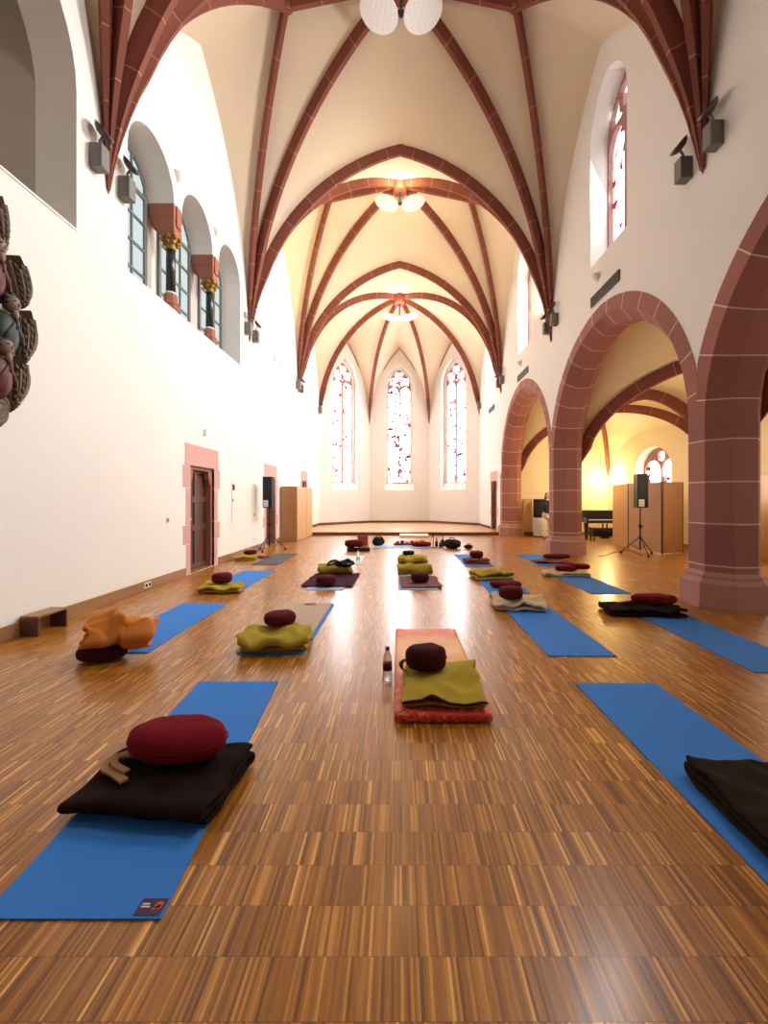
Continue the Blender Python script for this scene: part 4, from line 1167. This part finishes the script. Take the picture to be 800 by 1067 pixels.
# --- second row left centre
mat_(-1.47, -.86, 3.76, 5.56, M['matblue'], 'blue yoga mat showing only as an edge below the beige mat')
bm_ = mat_(-1.50, -.90, 3.80, 5.59, M['matbeige'], 'beige yoga mat under the olive blanket, centre left', z=.008)
MB().lathe([(.02, 0), (.05, 0), (.05, .001), (.02, .001)], 20, (0.02, .82, .0085), Matrix.Scale(1.6, 3, Vector((1, 0, 0)))).build('oval_mark', M['matgrey'], bm_)
blanket(.62, .40, 3, .042, M['olive'], 'olive yellow crumpled blanket on the beige mat, centre left', (-1.17, 3.98, .016), .16, 3, .028, spread=.04, freq=4.5)
cushion(.155, .145, .12, M['maroon'], 'round maroon cushion on the olive blanket of the beige mat', (-1.18, 4.12, .155), 0)

# --- centre left column
mat_(-1.45, -.86, 6.42, 8.2, M['matpale'], 'pale blue yoga mat under the purple blanket')
mp_ = blanket(.84, 1.15, 1, .02, M['purple'], 'dark purple blanket spread flat on the pale mat', (-1.15, 7.2, .008), -.03, 11, .010, name='spread_blanket')
cushion(.16, .15, .15, M['maroon'], 'round maroon cushion at the near end of the purple blanket', (-1.17, 6.68, .03), 0)
blanket(.62, .30, 2, .042, M['yellow'], 'yellow fleece roll at the far end of the purple blanket', (-1.17, 7.68, .03), .02, 12, .022, roll=True, name='rolled_blanket')
blanket(.42, .30, 2, .03, M['blackcloth'], 'black crumpled garment on the yellow fleece roll', (-1.08, 7.70, .175), -.2, 13, .03, name='folded_garment', cat='garment')
mat_(-1.42, -.84, 9.0, 10.3, M['teal'], 'pale teal towel mat in the far centre left')
blanket(.62, .36, 2, .03, M['blackcloth'], 'dark green blanket under the wide maroon cushion beyond the teal towel', (-1.1, 11.35, .002), .1, 14, .015)
cushion(.26, .18, .20, M['maroon'], 'wide maroon cushion beyond the pale teal towel', (-1.22, 11.4, .06), .2)
# --- centre right column
mat_(.0, .62, 6.45, 8.3, M['matpale'], 'pale blue yoga mat under the mauve blanket')
blanket(.66, .9, 1, .022, M['mauve'], 'mauve brown blanket spread flat on the centre mat', (.36, 6.98, .008), .03, 15, .010, name='spread_blanket')
blanket(.62, .34, 2, .044, M['yellow'], 'yellow fleece roll at the far end of the mauve blanket', (.29, 7.55, .03), .0, 16, .020, roll=True, name='rolled_blanket')
cushion(.15, .15, .15, M['maroondark'], 'round dark maroon cushion on the mauve blanket', (.36, 6.85, .036), 0)
mat_(.02, .63, 8.55, 10.35, M['matpale'], 'pale blue yoga mat behind the mauve blanket set')
blanket(.60, .42, 3, .06, M['yellow'], 'thick yellow folded blanket topped with a small black cushion', (.30, 8.85, .008), .05, 17, .02, spread=.03)
cushion(.13, .12, .09, M['blackcloth'], 'small black cushion on the thick yellow folded blanket', (.22, 9.0, .21), 0)

# --- centre orange mattress
mat_(-.03, .35, 2.75, 4.35, M['matblue'], 'blue yoga mat peeking out left of the orange mattress')
mt = MB(); w, d, h = .305, .85, .055
rows = []
nx, ny = 16, 40
def mtz(x, y): return h+.006*noise.noise(Vector((x*7, y*5, 2)))+.006*max(0, 1-abs(math.sin(y*9+x*4+noise.noise(Vector((x*3, y*3, 0)))*3))*6)
top = [[Vector((-w+2*w*j/nx, -d+2*d*i/ny, mtz(-w+2*w*j/nx, -d+2*d*i/ny))) for j in range(nx+1)] for i in range(ny+1)]
bot = [[Vector((p.x, p.y, 0)) for p in r_] for r_ in top]
mt.grid(top); mt.grid(bot)
ring = lambda g: [g[0][j] for j in range(nx+1)]+[g[i][nx] for i in range(1, ny+1)]+[g[ny][j] for j in range(nx-1, -1, -1)]+[g[i][0] for i in range(ny-1, 0, -1)]
mid = [Vector((p.x*1.03, p.y*1.01, h*.5)) for p in ring(top)]
mt.grid([ring(top), mid, ring(bot)], closed=True)
o = mt.build('floor_mattress', M['batik'], weld=True, smooth=True, bevel=0); o.location = (.285, 3.46, .009); o.rotation_euler = (0, 0, 0)
tag(o, 'thin floor mattress in red and orange patterned cloth, centre', 'mattress')
blanket(.54, .62, 2, .028, M['yellow'], 'mustard yellow folded blanket on the orange mattress', (.31, 2.97, .070), -.03, 9, .016, hem=M['hem'], spread=.04, freq=4.0)
cushion(.155, .15, .17, M['maroondark'], 'round dark maroon cushion on the orange mattress', (.21, 3.12, .128), 0, tilt=(-.12, 0), pleats=18)
sb = MB(); ribbon(sb, sl3([(.06, 3.05, .14), (.03, 3.04, .17), (.02, 3.06, .20), (.05, 3.09, .215)]), .03, .006)
bb = bpy.data.objects['meditation_cushion']
tag(sb.build('cushion_strap', M['black'], auto=True), 'small black strap beside the centre maroon cushion', 'strap')
def bottle(loc, lab, s=1.0, dark=True):
    r = thing('water_bottle', lab, 'bottle', loc)
    MB().lathe([(.004*s, .001), (.03*s, .001), (.035*s, .012*s), (.035*s, .07*s), (.032*s, .08*s), (.035*s, .09*s), (.035*s, .17*s), (.03*s, .2*s), (.014*s, .235*s), (.013*s, .25*s)], 20).build('body', M['clear'], r, smooth=True)
    MB().lathe([(.0355*s, .095*s), (.0355*s, .15*s)], 20).build('label_band', M['hem'] if dark else M['labelpaper'], r, smooth=True)
    MB().lathe([(.015*s, .245*s), (.016*s, .25*s), (.016*s, .268*s), (.012*s, .272*s)], 14).build('cap', M['cap'], r, smooth=True)
bottle((-.085, 3.20, .001), 'clear plastic water bottle standing left of the orange mattress', 1.02)
bottle((-.87, 8.9, .001), 'clear water bottle beside the pale teal towel', 1.2, False)

# --- right columns
ma = mat_(1.36, 1.97, 3.72, 5.55, M['matblue'], 'blue yoga mat below the cream blanket, right of centre')
blanket(.66, .46, 2, .05, M['cream'], 'cream wool folded blanket with round maroon cushion, right of centre', (1.55, 5.40, .008), -.12, 20, .022, spread=.03)
cushion(.155, .15, .15, M['maroon'], 'round maroon cushion on the cream wool blanket', (1.46, 5.36, .11), 0)
mat_(1.38, 1.99, 6.21, 8.05, M['matblue'], 'blue yoga mat under the flat maroon cushion, second in the right centre column')
blanket(.66, .50, 2, .055, M['yellow'], 'bright yellow folded blanket in the right centre column', (1.66, 7.35, .008), .06, 21, .026, spread=.03)
cushion(.25, .18, .10, M['maroon'], 'flat maroon crescent cushion in front of the bright yellow blanket', (1.72, 6.62, .008), -.1)
mat_(1.42, 2.03, 8.72, 10.55, M['matblue'], 'blue yoga mat farthest in the right centre column')
blanket(.52, .36, 2, .05, M['rust'], 'rust brown folded blanket on the farthest mat right of centre', (1.72, 9.1, .008), .05, 22, .015)
cushion(.15, .15, .14, M['maroon'], 'round maroon cushion on the rust brown folded blanket', (1.74, 9.2, .11), 0)
mat_(3.0, 3.61, 8.75, 10.56, M['matblue'], 'blue yoga mat farthest right, near the second pillar')
blanket(.80, .40, 1, .035, M['rust'], 'reddish brown blanket spread on the farthest right mat', (3.42, 9.2, .008), -.08, 23, .016)
cushion(.30, .20, .10, M['maroon'], 'flat wide maroon cushion on the reddish brown spread blanket', (3.62, 9.45, .04), 0)
mat_(2.88, 3.49, 6.17, 8.02, M['matblue'], 'blue yoga mat in front of the cream blanket with two red cushions')
blanket(.80, .44, 2, .032, M['cream'], 'cream folded blanket beneath two red cushions', (3.10, 7.7, .008), -.12, 24, .014)
cushion(.19, .13, .11, M['red'], 'red cushion on the cream blanket, the left of two', (3.12, 7.72, .078), .1)
cushion(.19, .12, .10, M['red'], 'red cushion on the cream blanket, the right of two', (3.42, 7.80, .078), -.2)
mat_(2.91, 3.52, 3.37, 5.2, M['matblue'], 'light blue yoga mat beside the nearest pillar at right')
blanket(.88, .42, 2, .042, M['brown'], 'dark brown folded blanket at the foot of the nearest pillar', (3.02, 5.12, .008), -.16, 25, .018)
cushion(.27, .13, .11, M['red'], 'long red cushion on the dark brown blanket by the nearest pillar', (3.22, 5.20, .095), -.1)

# --- altar row before the stage
def bag(loc, rx, ry, h, material, lab, seed, name='soft_bag'):
    o = cushion(rx, ry, h, material, lab, loc, seed*.3, pleats=5, seed=seed, power=.7, noisea=.3, name=name); o['category'] = 'bag'; o['group'] = 'bags in front of the stage'
    hp = MB().tube([(-rx*.5, 0, h*.9), (-rx*.3, 0, h*1.15), (rx*.2, 0, h*1.18), (rx*.5, 0, h*.92)], .012, 6).build('handle', material, o, smooth=True)
    return o
tb = thing('paper_bag', 'small brown upright bag before the stage, left of the black bag', 'bag', (-1.08, 12.6, 0))
MB().prism([(-.14, -.07), (.13, -.09), (.15, .08), (-.12, .09)], .001, .30, [(-.17, -.02), (.14, -.05), (.16, .05), (-.14, .06)]).build('body', M['rust'], tb, bevel=.008)
MB().tube([(-.08, 0, .30), (-.06, 0, .36), (.06, 0, .36), (.08, 0, .30)], .006, 6).build('handle', M['darkwood'], tb)
bag((-.61, 12.55, .002), .20, .15, .27, M['blackcloth'], 'black rounded bag before the stage, left of the red cloth', 3)
bag((1.55, 11.9, .002), .28, .2, .26, M['blackcloth'], 'black slumped bag before the stage, right of the bottles', 7)
bag((2.0, 11.75, .002), .12, .1, .12, M['maroondark'], 'small dark pouch beside the black slumped bag', 9)
blanket(1.7, .7, 1, .012, M['matpale'], 'pale blue cloth strip on the floor under the altar row', (.1, 12.25, .001), 0, 31, .003, name='floor_cloth', cat='cloth')
blanket(1.15, .5, 1, .02, M['red'], 'red patterned cloth laid before the stage step', (.42, 12.75, .014), .03, 32, .01, name='altar_cloth', cat='cloth')
cushion(.30, .18, .13, M['red'], 'red flat cushion in front of the red patterned cloth', (.68, 12.25, .02), .1)
for k, (x, y) in enumerate(((-.02, 12.8), (.12, 12.85), (.27, 12.8), (.42, 12.84), (.57, 12.8), (.74, 12.84), (.9, 12.8))):
    w = .055+.01*(k % 3)
    bk = MB().lathe([(.004, 0), (w*.5, 0), (w*.9, .03), (w, .07+.01*(k % 2)), (w*.94, .072+.01*(k % 2)), (w*.8, .035), (.004, .02)], 18)
    o = bk.build('singing_bowl', [M['gold'], M['rust'], M['whitecloth'], M['rust']][k % 4], smooth=True); o.location = (x, y, .043)
    tag(o, 'small bowl standing in the row on the red patterned cloth', 'bowl', 'small bowls on the red cloth')
# bottles and a stand
cs = thing('candle_stand', 'thin black candle stand right of the red cloth', 'candle stand', (1.02, 12.1, 0))
MB().lathe([(.09, .001), (.09, .012), (.012, .02), (.009, .30), (.03, .31), (.03, .325), (.01, .33)], 14).build('stand', M['black'], cs, auto=True)
MB().lathe([(.011, .325), (.011, .44), (.004, .445)], 10).build('candle', M['blackcloth'], cs)
for k, (x, y, s) in enumerate(((1.14, 12.35, 1.0), (1.24, 12.2, .8), (1.33, 12.4, 1.3))):
    r = thing('dark_bottle', ['dark bottle nearest the candle stand', 'short dark bottle between two others before the stage', 'tall slim dark bottle next to the black slumped bag'][k], 'bottle', (x, y, .001))
    MB().lathe([(.004, 0), (.04, 0), (.045, .02), (.045, .13*s), (.014, .18*s), (.013, .24*s)], 16).build('body', M['marbleblack'], r, smooth=True)
    MB().lathe([(.015, .235*s), (.015, .26*s), (.004, .262*s)], 12).build('cap', M['black'], r)

# ------------------------------------------------------------------ light
w = bpy.data.worlds.new('world'); scene.world = w; w.use_nodes = True
w.node_tree.nodes['Background'].inputs[0].default_value = (.85, .92, 1, 1); w.node_tree.nodes['Background'].inputs[1].default_value = 1.0
def area(name, loc, rot, sx, sy, power, col):
    l = bpy.data.lights.new(name, 'AREA'); l.shape = 'RECTANGLE'; l.size = sx; l.size_y = sy; l.energy = power; l.color = col
    o = bpy.data.objects.new(name, l); COL.objects.link(o); o.location = loc; o.rotation_euler = rot; l.spread = math.radians(125); l.specular_factor = .04; return o
def point(name, loc, power, col, r=.08):
    l = bpy.data.lights.new(name, 'POINT'); l.energy = power; l.color = col; l.shadow_soft_size = r
    o = bpy.data.objects.new(name, l); COL.objects.link(o); o.location = loc; return o
# daylight entering through the clerestory openings
for i, y in enumerate(wy):
    z = 8.0 if i < 4 else 7.0
    area('window_daylight', (XR+.33, y, z), (0, PI/2-.42, 0), 3.0, 1.15, [10, 430, 880, 800, 380][i], (1, .98, .96))
# warm lamps in the aisle
for x, y, p_ in ((7.9, 15.6, 220), (5.6, 13.4, 200), (6.5, 8.2, 130), (6.5, 3.0, 20)):
    point('aisle_lamp', (x, y, 2.2), p_, (1, .70, .28), .12)
def spot(name, loc, tgt, power, col, ang=110):
    l = bpy.data.lights.new(name, 'SPOT'); l.energy = power; l.color = col; l.spot_size = math.radians(ang); l.spot_blend = .8; l.shadow_soft_size = .1
    o = bpy.data.objects.new(name, l); COL.objects.link(o); o.location = loc
    o.rotation_euler = (Vector(tgt)-Vector(loc)).to_track_quat('-Z', 'Y').to_euler()
spot('uplight_beam', (XL+.3, YS[3]+.5, 6.4), (XL+1.3, YS[3]+2.6, 10.5), 800, (1, .82, .32))
spot('uplight_beam', (XR-.3, YS[3]+.5, 6.4), (XR-1.6, YS[3]+2.6, 10.5), 450, (1, .72, .42))
spot('uplight_beam', (XL+.3, YS[4]+.5, 6.4), (XL+1.8, YS[4]+2, 10.0), 330, (1, .78, .50))
spot('uplight_beam', (XR-.3, YS[4]+.5, 6.4), (XR-1.8, YS[4]+2, 10.0), 330, (1, .78, .50))
# lamp pairs above the discs throw light on the vault
for y, z, p_ in ((cents[2], 11.3, 18), (cents[3], 11.3, 110)):
    point('vault_lamp', (XC, y-.5, z), p_, (1, .78, .5), .1)

point('vault_lamp', (XC, 18.4, 9.9), 90, (1, .80, .58), .1)
vs_ = scene.view_settings
vs_.view_transform = 'Standard'; vs_.look = 'None'; vs_.gamma = 1; vs_.use_curve_mapping = False; vs_.exposure = -0.72
